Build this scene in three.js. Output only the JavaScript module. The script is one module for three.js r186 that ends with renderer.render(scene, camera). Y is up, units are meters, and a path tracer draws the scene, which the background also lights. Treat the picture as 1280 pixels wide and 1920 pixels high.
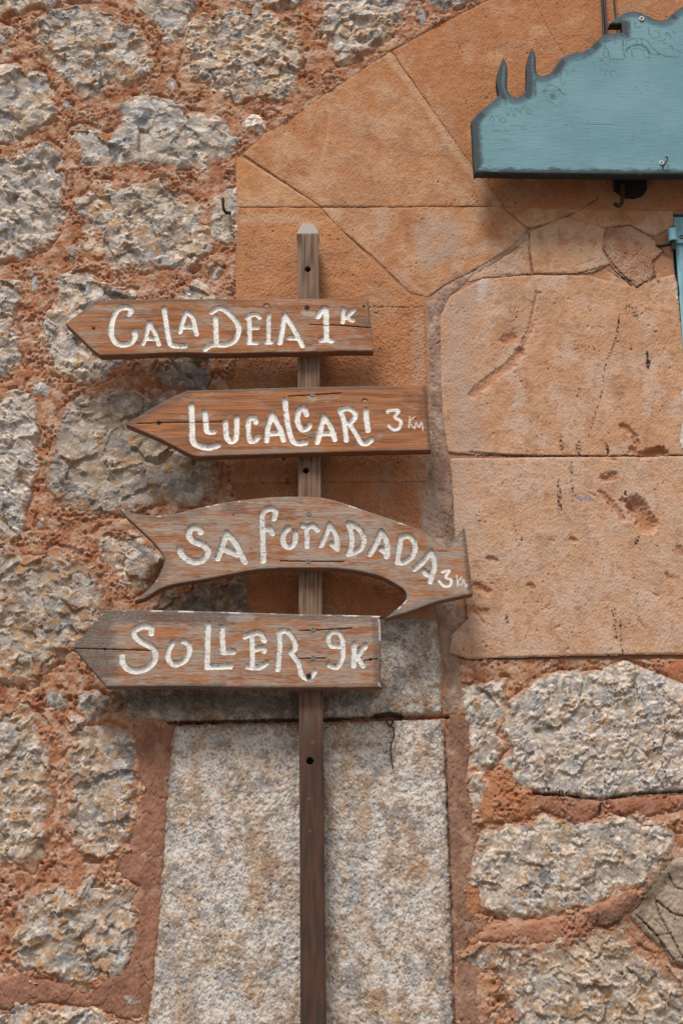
import * as THREE from 'three';
import { mergeGeometries } from 'three/addons/utils/BufferGeometryUtils.js';

// ---------------------------------------------------------------- camera, sky, sun, exposure
const scene = new THREE.Scene();
const FOV = 38, PITCH = 18 * Math.PI / 180, EYE = 1.5, DIST = 2.66;
const camera = new THREE.PerspectiveCamera(FOV, 682 / 1024, 0.05, 400);
camera.position.set(0, EYE, DIST);
camera.lookAt(0, EYE + Math.sin(PITCH), DIST - Math.cos(PITCH));
const renderer = new THREE.WebGLRenderer({ antialias: true });
renderer.toneMapping = THREE.LinearToneMapping;
renderer.toneMappingExposure = 1.86;
renderer.shadowMap.enabled = true;
{ // overcast sky: bright zenith, a third of that at the horizon, soft cloud mottling
  const w = 256, h = 128, a = new Float32Array(w * h * 4);
  for (let j = 0; j < h; j++) for (let i = 0; i < w; i++) {
    const el = (j + 0.5) / h * Math.PI - Math.PI / 2, az = i / w * Math.PI * 2, s = Math.max(0, Math.sin(el));
    const m = 1 + 0.05 * Math.sin(az * 3 + 4 * s) * Math.cos(az * 2 - 5 * s);
    const L = (1 + 2 * s) / 3 * 0.6 * m, k = (j * w + i) * 4;
    a[k] = L * 0.99; a[k + 1] = L; a[k + 2] = L * 1.03; a[k + 3] = 1;
    if (el < 0) { a[k] = 0.07; a[k + 1] = 0.067; a[k + 2] = 0.063; }
  }
  const sky = new THREE.DataTexture(a, w, h, THREE.RGBAFormat, THREE.FloatType);
  sky.mapping = THREE.EquirectangularReflectionMapping; sky.magFilter = THREE.LinearFilter; sky.minFilter = THREE.LinearFilter; sky.needsUpdate = true;
  scene.background = sky; scene.environment = sky;
}
const sun = new THREE.DirectionalLight(new THREE.Color(1, 0.96, 0.9), 1.5);
sun.position.set(-1.3, 8.0, 3.5); sun.target.position.set(0, 2.3, 0);
sun.castShadow = true; sun.shadow.radius = 32; sun.shadow.mapSize.set(2048, 2048);
Object.assign(sun.shadow.camera, { left: -2, right: 2, top: 2, bottom: -2.5, near: 0.1, far: 12 });
scene.add(sun, sun.target);

// ---------------------------------------------------------------- numbers: noise, cells, colour, polygons (millimetres)
let seedState = 12345;
const rnd = () => { seedState = (seedState + 0x6d2b79f5) | 0; let t = Math.imul(seedState ^ (seedState >>> 15), 1 | seedState); t = (t + Math.imul(t ^ (t >>> 7), 61 | t)) ^ t; return ((t ^ (t >>> 14)) >>> 0) / 4294967296; };
const hash = (x, y, k) => { let h = Math.imul(x, 374761393) + Math.imul(y, 668265263) + Math.imul(k, 1442695041) | 0; h = Math.imul(h ^ (h >>> 13), 1274126177); h ^= h >>> 16; h = Math.imul(h, 2246822519); return ((h ^ (h >>> 13)) >>> 0) / 4294967296; };
const GX = new Float32Array(256), GY = new Float32Array(256), PERM = new Uint8Array(512);
for (let i = 0; i < 256; i++) { const a = rnd() * Math.PI * 2; GX[i] = Math.cos(a); GY[i] = Math.sin(a); PERM[i] = i; }
for (let i = 255; i > 0; i--) { const j = Math.floor(rnd() * (i + 1)); [PERM[i], PERM[j]] = [PERM[j], PERM[i]]; }
for (let i = 0; i < 256; i++) PERM[i + 256] = PERM[i];
function ns(x, y) { // gradient noise, about -1..1
  const xi = Math.floor(x), yi = Math.floor(y), fx = x - xi, fy = y - yi, X = xi & 255, Y = yi & 255;
  const u = fx * fx * fx * (fx * (fx * 6 - 15) + 10), v = fy * fy * fy * (fy * (fy * 6 - 15) + 10);
  const a = PERM[PERM[X] + Y], b = PERM[PERM[X + 1] + Y], c = PERM[PERM[X] + Y + 1], d = PERM[PERM[X + 1] + Y + 1];
  const p = GX[a] * fx + GY[a] * fy, q = GX[b] * (fx - 1) + GY[b] * fy, r = GX[c] * fx + GY[c] * (fy - 1), s = GX[d] * (fx - 1) + GY[d] * (fy - 1);
  return (p + u * (q - p) + v * (r + u * (s - r) - p - u * (q - p))) * 1.45;
}
const fbm = (x, y, o = 4) => { let s = 0, a = 0.5, f = 1; for (let i = 0; i < o; i++) { s += a * ns(x * f + i * 17.3, y * f - i * 9.1); a *= 0.5; f *= 2.03; } return s; };
const CELL = { h: 0, r: 0, r2: 0, edge: 0 };
function cell(x, y, k, tilt = 1) { // chipped facets: each cell is a plane of its own height and tilt
  const xi = Math.floor(x), yi = Math.floor(y); let b = 9, b2 = 9, cx = 0, cy = 0, dx = 0, dy = 0;
  for (let j = -1; j < 2; j++) for (let i = -1; i < 2; i++) {
    const ox = xi + i + hash(xi + i, yi + j, k), oy = yi + j + hash(xi + i, yi + j, k + 1), ex = x - ox, ey = y - oy, d = ex * ex + ey * ey;
    if (d < b) { b2 = b; b = d; cx = xi + i; cy = yi + j; dx = ex; dy = ey; } else if (d < b2) b2 = d;
  }
  const r = hash(cx, cy, k + 2);
  CELL.r = r; CELL.r2 = hash(cx, cy, k + 3); CELL.edge = Math.sqrt(b2) - Math.sqrt(b);
  CELL.h = (r - 0.5) + tilt * ((hash(cx, cy, k + 4) - 0.5) * dx + (hash(cx, cy, k + 5) - 0.5) * dy) * 1.6;
  return CELL;
}
const grain = (X, Y, k) => hash(Math.round(X * 3), Math.round(Y * 3), k) - 0.5;
const clamp = (x, a = 0, b = 1) => x < a ? a : x > b ? b : x;
const ss = (a, b, x) => { const t = clamp((x - a) / (b - a)); return t * t * (3 - 2 * t); };
const lin = (v) => { v /= 255; return v <= 0.04045 ? v / 12.92 : Math.pow((v + 0.055) / 1.055, 2.4); };
const S = (r, g, b) => [lin(r), lin(g), lin(b)];
const mix = (a, b, t) => [a[0] + (b[0] - a[0]) * t, a[1] + (b[1] - a[1]) * t, a[2] + (b[2] - a[2]) * t];
const mul = (a, k) => [a[0] * k, a[1] * k, a[2] * k];

const F = 960 / Math.tan(FOV / 2 * Math.PI / 180), CP = Math.cos(PITCH), SP = Math.sin(PITCH);
// a spot of the wall (millimetres, x and y) for a spot measured on the photograph, on the plane that stands z millimetres before the wall
function at(px, py, z = 0) {
  const u = (px - 640) / F, v = (960 - py) / F, dy = v * CP + SP, dz = v * SP - CP, t = (z / 1000 - DIST) / dz;
  return [u * t * 1000, (EYE + dy * t) * 1000];
}
const pts = (text) => text.trim().split(/\s+/).map((p) => { const [x, y] = p.replace('!', '').split(',').map(Number); return Object.assign([x, y], { sharp: p.endsWith('!') }); });
const toWall = (list, z) => list.map((p) => Object.assign(at(p[0], p[1], z), { sharp: p.sharp }));
const zoomed = (text, ox, oy, s) => pts(text).map((p) => [ox + p[0] * s, oy + p[1] * s]);
function smoothLine(P, closed, n = 6) { // Catmull-Rom through the points; sharp ones stay corners
  const out = [], N = P.length, get = (i) => closed ? P[(i + N) % N] : P[clamp(i, 0, N - 1)];
  for (let i = 0; i < (closed ? N : N - 1); i++) {
    const p1 = get(i), p2 = get(i + 1), p0 = p1.sharp ? p1 : get(i - 1), p3 = p2.sharp ? p2 : get(i + 2);
    for (let k = 0; k < n; k++) {
      const t = k / n, t2 = t * t, t3 = t2 * t;
      out.push([0, 1].map((c) => 0.5 * (2 * p1[c] + (p2[c] - p0[c]) * t + (2 * p0[c] - 5 * p1[c] + 4 * p2[c] - p3[c]) * t2 + (3 * p1[c] - p0[c] - 3 * p2[c] + p3[c]) * t3)));
    }
  }
  if (!closed) out.push(P[N - 1].slice());
  return out;
}
const NEAR = { x: 0, y: 0 };
function sdPoly(P, x, y) { // positive inside
  let d = 1e12, inside = false;
  for (let i = 0, j = P.length - 1; i < P.length; j = i++) {
    const ax = P[j][0], ay = P[j][1], bx = P[i][0], by = P[i][1], ex = bx - ax, ey = by - ay, wx = x - ax, wy = y - ay;
    const t = clamp((wx * ex + wy * ey) / (ex * ex + ey * ey || 1)), qx = wx - ex * t, qy = wy - ey * t, q = qx * qx + qy * qy;
    if (q < d) { d = q; NEAR.x = ax + ex * t; NEAR.y = ay + ey * t; }
    if ((ay > y) !== (by > y) && x < ax + (y - ay) / (by - ay) * ex) inside = !inside;
  }
  return inside ? Math.sqrt(d) : -Math.sqrt(d);
}
function dLine(P, x, y) {
  let d = 1e12;
  for (let i = 1; i < P.length; i++) {
    const ax = P[i - 1][0], ay = P[i - 1][1], ex = P[i][0] - ax, ey = P[i][1] - ay, wx = x - ax, wy = y - ay;
    const t = clamp((wx * ex + wy * ey) / (ex * ex + ey * ey || 1)), qx = wx - ex * t, qy = wy - ey * t, q = qx * qx + qy * qy;
    if (q < d) d = q;
  }
  return Math.sqrt(d);
}
const boxOf = (P, pad) => { const b = [1e9, 1e9, -1e9, -1e9]; for (const p of P) { b[0] = Math.min(b[0], p[0]); b[1] = Math.min(b[1], p[1]); b[2] = Math.max(b[2], p[0]); b[3] = Math.max(b[3], p[1]); } return [b[0] - pad, b[1] - pad, b[2] + pad, b[3] + pad]; };
const inBox = (b, x, y) => x > b[0] && x < b[2] && y > b[1] && y < b[3];

// ---------------------------------------------------------------- meshes
const used = new Map();
const numbered = (name) => { const n = used.get(name) ?? 0; used.set(name, n + 1); return n ? `${name}_${String(n).padStart(3, '0')}` : name; };
function add(name, geometry, material, parent = scene) { const m = new THREE.Mesh(geometry, material); m.name = numbered(name); m.castShadow = m.receiveShadow = true; parent.add(m); return m; }
function thing(name, label, category, group) { const o = new THREE.Group(); o.name = numbered(name); o.userData = { label, category }; if (group) o.userData.group = group; scene.add(o); return o; }
const vmat = (name, roughness, o = {}) => Object.assign(new THREE.MeshStandardMaterial({ vertexColors: true, roughness, ...o }), { name });
const tinted = (k) => ({ color: new THREE.Color(k, k, k) });
const M = {
  rock: vmat('limestone', 0.92, tinted(0.84)), sand: vmat('sandstone', 0.96, tinted(0.84)), granite: vmat('granite', 0.9, tinted(0.76)), mortar: vmat('mortar', 0.97, tinted(0.8)), wood: vmat('weathered wood', 0.82, tinted(0.8)), paint: vmat('white paint', 0.7),
  teal: vmat('teal paint', 0.62, tinted(0.96)), ground: vmat('paving', 0.9),
  iron: Object.assign(new THREE.MeshStandardMaterial({ color: new THREE.Color(0.018, 0.013, 0.011), roughness: 0.75, metalness: 0.3 }), { name: 'dark iron' }),
  rust: Object.assign(new THREE.MeshStandardMaterial({ color: new THREE.Color(0.05, 0.022, 0.012), roughness: 0.85, metalness: 0.2 }), { name: 'rusty iron' }),
  steel: Object.assign(new THREE.MeshStandardMaterial({ color: new THREE.Color(0.2, 0.2, 0.19), roughness: 0.55, metalness: 0.6 }), { name: 'zinc steel' }),
  rubber: Object.assign(new THREE.MeshStandardMaterial({ color: new THREE.Color(0.02, 0.022, 0.024), roughness: 0.6 }), { name: 'black cable sheath' }),
  white: Object.assign(new THREE.MeshStandardMaterial({ color: new THREE.Color(0.75, 0.75, 0.74), roughness: 0.4 }), { name: 'white enamel' }),
};
// a sheet of heights over a grid; nodes marked NaN are left out. sets: which of several meshes a cell goes to
function sheet(x0, y0, s, nx, ny, Z, C, keep, sets = null, XY = null) {
  const N = new Float32Array(nx * ny * 3), X = (k, i) => XY ? XY[k * 2] : x0 + i * s, Y = (k, j) => XY ? XY[k * 2 + 1] : y0 + j * s;
  for (let j = 0; j < ny; j++) for (let i = 0; i < nx; i++) {
    const k = j * nx + i; if (Z[k] !== Z[k]) continue;
    const g = (a, b) => { const q = Z[a], r = Z[b]; return q !== q ? (r !== r ? 0 : (r - Z[k]) / s) : r !== r ? (Z[k] - q) / s : (r - q) / (2 * s); };
    const dx = g(i ? k - 1 : k, i < nx - 1 ? k + 1 : k), dy = g(j ? k - nx : k, j < ny - 1 ? k + nx : k), l = 1 / Math.hypot(dx, dy, 1);
    N[k * 3] = -dx * l; N[k * 3 + 1] = -dy * l; N[k * 3 + 2] = l;
  }
  const lists = new Map();
  for (let j = 0; j < ny - 1; j++) for (let i = 0; i < nx - 1; i++) {
    const k = j * nx + i; if (!keep(k, i, j)) continue;
    const set = sets ? sets(k) : 0; let L = lists.get(set); if (!L) lists.set(set, L = []);
    const a = k, b = k + 1, c = k + nx, d = c + 1;
    if (Math.abs(Z[a] - Z[d]) < Math.abs(Z[b] - Z[c])) L.push(a, b, d, a, d, c); else L.push(a, b, c, b, d, c);
  }
  const out = new Map(), map = new Int32Array(nx * ny);
  for (const [set, L] of lists) {
    map.fill(-1); let n = 0; const order = [];
    const index = new Uint32Array(L.length);
    for (let q = 0; q < L.length; q++) { const k = L[q]; if (map[k] < 0) { map[k] = n++; order.push(k); } index[q] = map[k]; }
    const p = new Float32Array(n * 3), no = new Float32Array(n * 3), co = new Float32Array(n * 3);
    order.forEach((k, v) => {
      p[v * 3] = X(k, k % nx) / 1000; p[v * 3 + 1] = Y(k, Math.floor(k / nx)) / 1000; p[v * 3 + 2] = Z[k] / 1000;
      for (let c = 0; c < 3; c++) { no[v * 3 + c] = N[k * 3 + c]; co[v * 3 + c] = C[k * 3 + c]; }
    });
    const g = new THREE.BufferGeometry();
    g.setAttribute('position', new THREE.BufferAttribute(p, 3)); g.setAttribute('normal', new THREE.BufferAttribute(no, 3)); g.setAttribute('color', new THREE.BufferAttribute(co, 3)); g.setIndex(new THREE.BufferAttribute(index, 1));
    out.set(set, g);
  }
  return out;
}

// ---------------------------------------------------------------- the wall: marks on it
const marks = []; // grooves, ridges, holes and stains along lines, in wall millimetres
function mark(text, o) { const P = toWall(pts(text), 2); marks.push({ P, w: 2, depth: 0, ...o, box: boxOf(P, (o.w ?? 2) * 2.5 + 4) }); }
const crack = (text, w = 1.6, depth = 3, o = {}) => mark(text, { w, depth, ...o });
const pale = (text, w = 6, a = 0.6, c = S(214, 172, 138)) => mark(text, { w, color: c, alpha: a, soft: 1 });
const soot = (text, w = 3, cover = 0.2) => mark(text, { w, color: S(38, 33, 32), alpha: 1, speck: cover });
const hole = (text, w, depth, o = {}) => mark(text, { w, depth, bowl: 1, ...o });
// voussoirs and jamb
pale('727,104 792,190 858,292 930,384', 13, 0.7); 
pale('462,298 530,345 600,386', 6, 0.5); pale('620,210 612,270 590,340', 5, 0.5); pale('450,412 520,408 590,418', 18, 0.7); pale('560,335 610,380', 14, 0.65);
crack('505,280 545,315 592,348 615,362', 1.2, 1.2); 
crack('1000,0 1030,60 1058,105', 1.8, 2.5); crack('1012,-20 1020,40 1062,115', 1.2, 1); crack('945,0 975,60 1000,130', 1, .6);
pale('785,430 850,428 845,465 800,490 790,450', 26, 0.8, S(192, 164, 146));
crack('860,470 870,490 895,480', 1.2, 1.5); crack('940,386 920,415 895,425', 1.2, 1.5); pale('800,555 772,530 740,505', 8, 0.5, S(206, 176, 152));
crack('700,577 760,576 800,574', 1, 1.2); crack('690,690 720,705 760,722', 1, 1); crack('655,620 700,690 745,760', 1, .8);
pale('700,760 740,800 800,870', 4, 0.25); pale('640,900 700,896 780,905', 5, 0.3); hole('541,902 541,903', 7, 9); hole('494,905 494,906', 3, 5); hole('533,860 533,861', 5, 7); hole('668,870 676,872 684,868', 3, 3);
hole('845,575 846,576', 2, 2);
// blocks beside the window
const old = { dirtOrShade: 1 }; crack('985,430 1035,418 1090,392 1120,372', 1.7, 3.5, old); crack('992,436 991,470 998,510', 1.8, 4, old); crack('905,522 995,514 1080,514 1130,500 1160,520 1190,530', 1.6, 3.5, old);  crack('1137,428 1180,423 1222,446 1243,470', 1.8, 4, old); crack('1137,428 1130,468 1150,500 1192,540 1226,518', 1.6, 4, old); crack('880,848 940,853 1060,857 1170,856 1300,855', 2, 4, old); crack('1222,490 1226,518 1235,530', 1.6, 4, old);  crack('832,1260 828,1345', 1.6, 4, old); crack('832,1350 838,1500 846,1700 853,1960', 1.8, 4, old); crack('1080,498 1120,485', 1.5, 2);
crack('920,516 960,514 1000,516', 1.6, 3); hole('966,475 972,466', 6, 3);
hole('1008,550 995,610 975,660', 7, 3.2, { rough: 1 }); hole('975,660 950,690 925,705 885,740', 11, 4, { rough: 1 }); hole('945,640 960,632', 11, 4, { rough: 1 }); pale('1010,540 1000,590 985,630', 4, 0.7, S(222, 178, 140)); pale('930,680 945,690 900,720', 6, .5, S(220, 172, 132));
crack('1075,640 1085,720 1070,790', 1.2, 0.8); crack('880,600 960,560', 1, .8); crack('870,690 900,640', 1, .7); crack('1000,610 1040,605', 1.2, 1); crack('970,775 1045,780', 1.2, .9); crack('965,725 1080,735', 1, .6); crack('1050,700 1060,760', 1, .6);
for (let i = 0; i < 9; i++) crack(`${858 + i * 13},${690 + i * 9} ${885 + i * 9},${625 + i * 5} ${930 + i * 8},${575 + i * 3}`, 1, 0.5);
hole('1165,798 1185,812 1195,835', 7, 6, { rough: 1 }); hole('1185,845 1200,855 1235,845 1245,850', 10, 5, { rough: 1 }); hole('1215,850 1240,848', 12, 5, { rough: 1 }); hole('1130,862 1150,865', 5, 2);
for (const p of ['1183,656', '1101,612', '988,848', '1110,615', '924,814', '1140,813', '1215,610', '1227,622', '1245,655', '1255,690', '1203,588', '1065,560']) hole(`${p} ${p.replace(/,(\d+)/, (m, y) => ',' + (+y + 2))}`, 3, 2.6);
soot('1173,578 1182,575 1188,580 1190,595', 7, 0.05); soot('1160,590 1158,610 1152,640 1145,660', 2.4, -0.1); soot('1145,655 1132,690 1128,730 1120,760 1110,790 1100,830', 2.2, 0.05); soot('1212,660 1213,690 1215,690', 3, -0.3); soot('1215,678 1214,684', 5, -.6); soot('1228,730 1221,780', 2, 0.25);
soot('1050,815 1053,850', 4, 0.0); soot('1082,830 1085,850', 6, 0.0); soot('1134,830 1140,850', 4, -0.1); soot('1075,855 1070,900 1050,960', 9, 0.28); soot('1045,905 1048,960', 5, 0.0); soot('1070,905 1075,930', 5, .1); soot('1170,925 1172,940', 3, -.2); soot('1194,1010 1190,1020', 4, -.3); soot('1148,1145 1152,1200', 4, 0.0); soot('1160,1165 1165,1230', 2, 0); soot('948,1158 950,1168', 4, -.3); soot('1195,1160 1210,1180', 4, .1); soot('965,990 978,1015', 5, .2); soot('1230,1025 1260,1035', 6, .3); soot('960,1085 1000,1140', 14, .42); soot('1120,1050 1190,1090', 20, .45); soot('1080,1100 1120,1150', 16, .45);
mark('1082,936 1108,937', { w: 4.5, color: S(96, 132, 196), alpha: 0.75, speck: -0.2 }); mark('1178,1158 1186,1158', { w: 2.5, color: S(96, 132, 196), alpha: 0.6, speck: 0 });
hole('1190,950 1205,975 1212,985', 21, 15, { rough: 1 }); hole('1130,900 1150,895', 10, 6, { rough: 1 }); hole('1125,925 1150,950 1165,975', 7, 4, { rough: 1 }); hole('1165,940 1185,955', 7, 5, { rough: 1 }); crack('1100,925 1130,940 1148,955', 2, 3);
hole('1068,1010 1078,1018', 5, 4, { rough: 1 }); hole('1030,1016 1036,1018', 4, 2); hole('915,1050 930,1052', 6, 4, { rough: 1 }); hole('890,1100 912,1110', 8, 5, { rough: 1 }); hole('990,1100 998,1104', 6, 4, { rough: 1 }); hole('1040,1180 1048,1176', 4, 2.5); hole('1005,1185 1006,1186', 3, 2.5); hole('1062,1219 1063,1220', 4, 3); hole('1250,1080 1252,1085', 6, 3, { rough: 1 }); hole('1210,1110 1230,1120', 3, 1.5); hole('1270,1030 1280,1040', 8, 4, { rough: 1 }); hole('880,1145 910,1150', 9, 4, { rough: 1 }); hole('890,1150 905,1170', 4, 3);
crack('1010,1145 1035,1143', 1.5, 1.5); crack('1090,1128 1150,1130', 1.2, 1);
pale('890,535 862,600 858,690 872,790 880,835', 46, 0.75, S(196, 166, 148)); pale('862,870 868,930 872,990', 34, 0.6, S(200, 170, 150)); pale('786,600 788,760 784,900', 26, 0.5, S(196, 162, 140)); pale('800,930 812,1000 830,1060', 30, .6, S(204, 178, 160)); pale('905,525 900,560', 14, .6, S(222, 204, 192));
// granite: joint, fissures, rust; shade beside the post, painted in
crack('318,1356 500,1352 600,1350.5 720,1347.5 840,1344', 3.6, 15, { dirtOrShade: 2 }); hole('705,1345 730,1341 750,1345', 6, 12, { dirtOrShade: 2 }); crack('1000,1488 1070,1494 1130,1499 1190,1489 1300,1484', 2.8, 10, { dirtOrShade: 1 }); crack('1126,1500 1122,1526', 2.6, 6, { dirtOrShade: 1 });  // long line under the big rubble stone: its shade painted into the crack
crack('512,1590 514,1650 508,1660 515,1720', 2.2, 3); crack('505,1760 508,1800', 2, 2); crack('450,1375 440,1460', 2, 1);
mark('735,1372 728,1385 745,1400', { w: 9, color: S(176, 98, 40), alpha: 0.55, speck: .15 }); mark('740,1425 745,1440', { w: 9, color: S(190, 120, 60), alpha: 0.4, speck: .2 }); mark('480,1860 505,1900', { w: 20, color: S(190, 140, 80), alpha: 0.5, speck: .1 }); mark('630,1360 640,1372', { w: 14, color: S(190, 140, 90), alpha: 0.5, speck: .1 }); mark('800,1680 808,1690', { w: 10, color: S(180, 120, 60), alpha: 0.5, speck: .1 }); mark('580,1420 620,1430 615,1500', { w: 14, color: S(170, 130, 90), alpha: 0.4, speck: .2 });
for (let i = 0; i < 26; i++) { const x = 340 + rnd() * 470, y = 1370 + rnd() * 540; mark(`${x},${y} ${x + rnd() * 40 - 20},${y + rnd() * 40}`, { w: 8 + rnd() * 16, color: rnd() < 0.6 ? S(205, 158, 112) : S(150, 140, 132), alpha: 0.45, speck: .18 }); }
// grey grime on the granite under the lowest sign, soft darker patches to its right
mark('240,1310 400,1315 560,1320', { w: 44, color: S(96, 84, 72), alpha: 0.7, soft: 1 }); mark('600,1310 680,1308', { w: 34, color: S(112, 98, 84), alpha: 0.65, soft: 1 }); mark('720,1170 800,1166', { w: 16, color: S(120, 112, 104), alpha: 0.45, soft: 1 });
mark('640,1440 612,1500', { w: 20, color: S(150, 128, 108), alpha: 0.4, soft: 1 });  // shade right of the post, painted onto the granite
// lower right: dark damp stain round the cement, cracks in it
mark('1200,1690 1160,1720 1120,1725', { w: 30, color: S(82, 62, 46), alpha: 0.75, soft: 1 }); mark('1262,1632 1215,1672', { w: 24, color: S(80, 64, 46), alpha: 0.75, soft: 1 });
crack('1225,1685 1235,1720 1255,1755 1280,1800', 1.8, 5, { dirtOrShade: 3 }); crack('1190,1715 1225,1750 1260,1800', 1.8, 5, { dirtOrShade: 3 }); crack('1228,1690 1260,1715 1290,1722', 1.8, 5, { dirtOrShade: 3 }); crack('1250,1640 1262,1665 1290,1672', 1.8, 5, { dirtOrShade: 3 }); crack('1255,1750 1225,1755 1205,1730', 1.8, 5, { dirtOrShade: 3 });
soot('1145,1285 1160,1300', 7, 0.1); soot('1185,1280 1200,1310', 8, 0.1); soot('1138,1310 1150,1360', 6, .2); soot('1215,1380 1240,1440 1245,1490', 6, 0.1); soot('1130,1465 1134,1480', 4, 0); soot('1020,1480 1080,1492', 5, 0);
mark('868,1385 880,1393', { w: 3, color: S(60, 110, 180), alpha: .7, speck: .1 });
hole('160,999 161,1000', 4, 8); hole('97,162 98,163', 4, 5); hole('200,1460 201,1462', 3, 4); hole('135,250 137,252', 5, 6);

function applyMarks(list, X, Y, o) {
  for (const m of list) {
    if (!inBox(m.box, X, Y)) continue;
    const jit = m.rough ? 3.5 * ns(X / 7, Y / 7) + 2 * ns(X / 3, Y / 3) : 0.7 * ns(X / 4, Y / 4) * Math.min(1, m.w / 2);
    const d = dLine(m.P, X + 1.2 * ns(Y / 6, X / 9), Y + 1.2 * ns(X / 6, Y / 9 + 7)) + jit;
    if (m.depth) {
      if (m.bowl) { const t = clamp(1 - d / m.w); o.z -= m.depth * t * (2 - t) * 0.9; if (m.rough && t > 0) o.c = mix(o.c, S(180, 112, 74), 0.55 * ss(0, 0.5, t)); }
      else o.z -= m.depth * ss(m.w, m.w * 0.25, d) * (0.65 + 0.5 * ns(X / 17, Y / 17));
      if (m.dirtOrShade && d < m.w) o.c = mix(o.c, S(66, 48, 36), m.dirtOrShade > 2 ? 0.6 : m.dirtOrShade > 1 ? 0.85 : 0.75 * ss(-0.45, 0.1, ns(X / 26, Y / 26)));
    }
    if (m.color) {
      let a = m.soft ? ss(m.w, m.w * 0.1, d + m.w * 0.35 * ns(X / 15, Y / 15)) : ss(m.w, m.w * 0.6, d);
      if (m.speck !== undefined) a *= ss(m.speck, m.speck + 0.18, 0.75 * ns(X / 4.5, Y / 5.5) + 0.4 * ns(X / 2.3, Y / 2.3));
      o.c = mix(o.c, m.color, a * m.alpha);
    }
  }
}

// ---------------------------------------------------------------- surfaces: each gives height (mm) and base colour at a spot; d is the distance in from the piece's edge
const G1 = S(170, 171, 173), G2 = S(204, 200, 196), G3 = S(120, 121, 124), OC = S(206, 158, 104), OC2 = S(178, 124, 76), CREAM = S(236, 220, 196), PINKW = S(246, 228, 212), TAN = S(198, 170, 140);
function rock(p, X, Y, d, o) {
  d += p.grow ?? 7.5; const k = p.seed, sx = X + k * 131, wX = sx + 5 * ns(sx / 21, Y / 21) + 2 * ns(sx / 7, Y / 7), wY = Y + 5 * ns(sx / 21 + 40, Y / 21) + 2 * ns(sx / 7, Y / 7 + 30);
  const ca = Math.cos(p.turn), sa = Math.sin(p.turn), U = wX * ca - wY * sa, V = (wX * sa + wY * ca) * p.flat, fs = p.fine;
  cell(U / 50, V / 50, 11); const h1 = CELL.h, r1 = CELL.r2;
  cell(U / (21 * fs), V / (21 * fs), 23); const h2 = CELL.h, r2 = CELL.r2, q2 = CELL.r;
  cell(U / (9 * fs), V / (9 * fs), 37); const h3 = CELL.h, r3 = CELL.r2, q3 = CELL.r, e3 = CELL.edge;
  const hard = clamp(d / 9), low = fbm(sx / 60, Y / 60, 3);
  const rg = 1 - Math.abs(ns(U / 30, V / 17)) * 1.6, rg2 = 1 - Math.abs(ns(U / 13 + 5, V / 8)) * 1.6;
  const busy = ss(-0.25, 0.35, ns(sx / 37 + 11, Y / 33) + p.busy), low2 = ns(sx / 30, Y / 26 + 60);
  const body = p.relief * (7 * low + 8.5 * h1 + 5 * h2 * (0.45 + 0.75 * busy) + 2.2 * h3 * busy + 3 * rg * busy * (0.5 + r1) + 1.2 * rg2 * busy + 2 * low2 + (0.25 + 0.7 * busy) * ns(sx / 4.4, Y / 4.4)) + 1.0 * grain(X, Y, 1);
  o.z = p.proud * (1 - Math.exp(-Math.max(d, 0) / 7)) - 2 + body * hard + (d < 0 ? d * 1.3 : 0);
  let c = mix(G1, r2 > 0.5 ? G2 : G3, 1.0 * Math.abs(r2 - 0.5) * 2);
  c = mix(c, TAN, clamp(p.tan + 0.6 * (r1 - 0.5) + 0.3 * ns(sx / 28, Y / 22)));
  const oc = ss(0.05, 0.45, 0.7 * fbm(sx / 48 + 9, Y / 40) + 0.35 * ns(sx / 13, Y / 11) + p.ochre + 0.5 * (q2 - 0.5) * (r3 > 0.3 ? 1 : 0.2));
  c = mix(c, mix(OC, OC2, q3), oc * 0.78);
  const wh = ss(0.46, 0.78, q3 * 0.65 + 0.4 * ns(sx / 19 + 70, Y / 19) + p.pale + 0.3 * ns(sx / 5, Y / 5));
  c = mix(c, r3 > 0.5 ? PINKW : CREAM, wh * 0.88);
  { const chip = p.chip * (0.5 + 0.6 * busy); if (r3 < 0.14) c = mix(c, G3, chip); else if (r3 < 0.36) c = mix(c, PINKW, chip); else if (r3 < 0.5) c = mix(c, q3 > 0.5 ? TAN : OC, chip * 0.9); else if (r3 > 0.9) c = mix(c, G1, chip); }
  c = mix(c, mix(T1, T2, ss(-0.3, 0.3, ns(sx / 14, Y / 14))), 0.85 * ss(0, 0.5, 0.55 * ns(sx / 22 + 5, Y / 18) + 0.3 * ns(sx / 7, Y / 7) + 0.62 - d / p.smear));
  o.c = mul(c, (1 + 0.16 * ns(sx / 3.1, Y / 3.1) + 0.1 * ns(sx / 9, Y / 9) + 0.26 * grain(X, Y, 2)) * p.tone);
}
const SO = S(194, 134, 92), SP1 = S(208, 162, 126), SPK = S(206, 172, 148), SD = S(168, 108, 72), SY = S(208, 154, 106);
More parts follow.
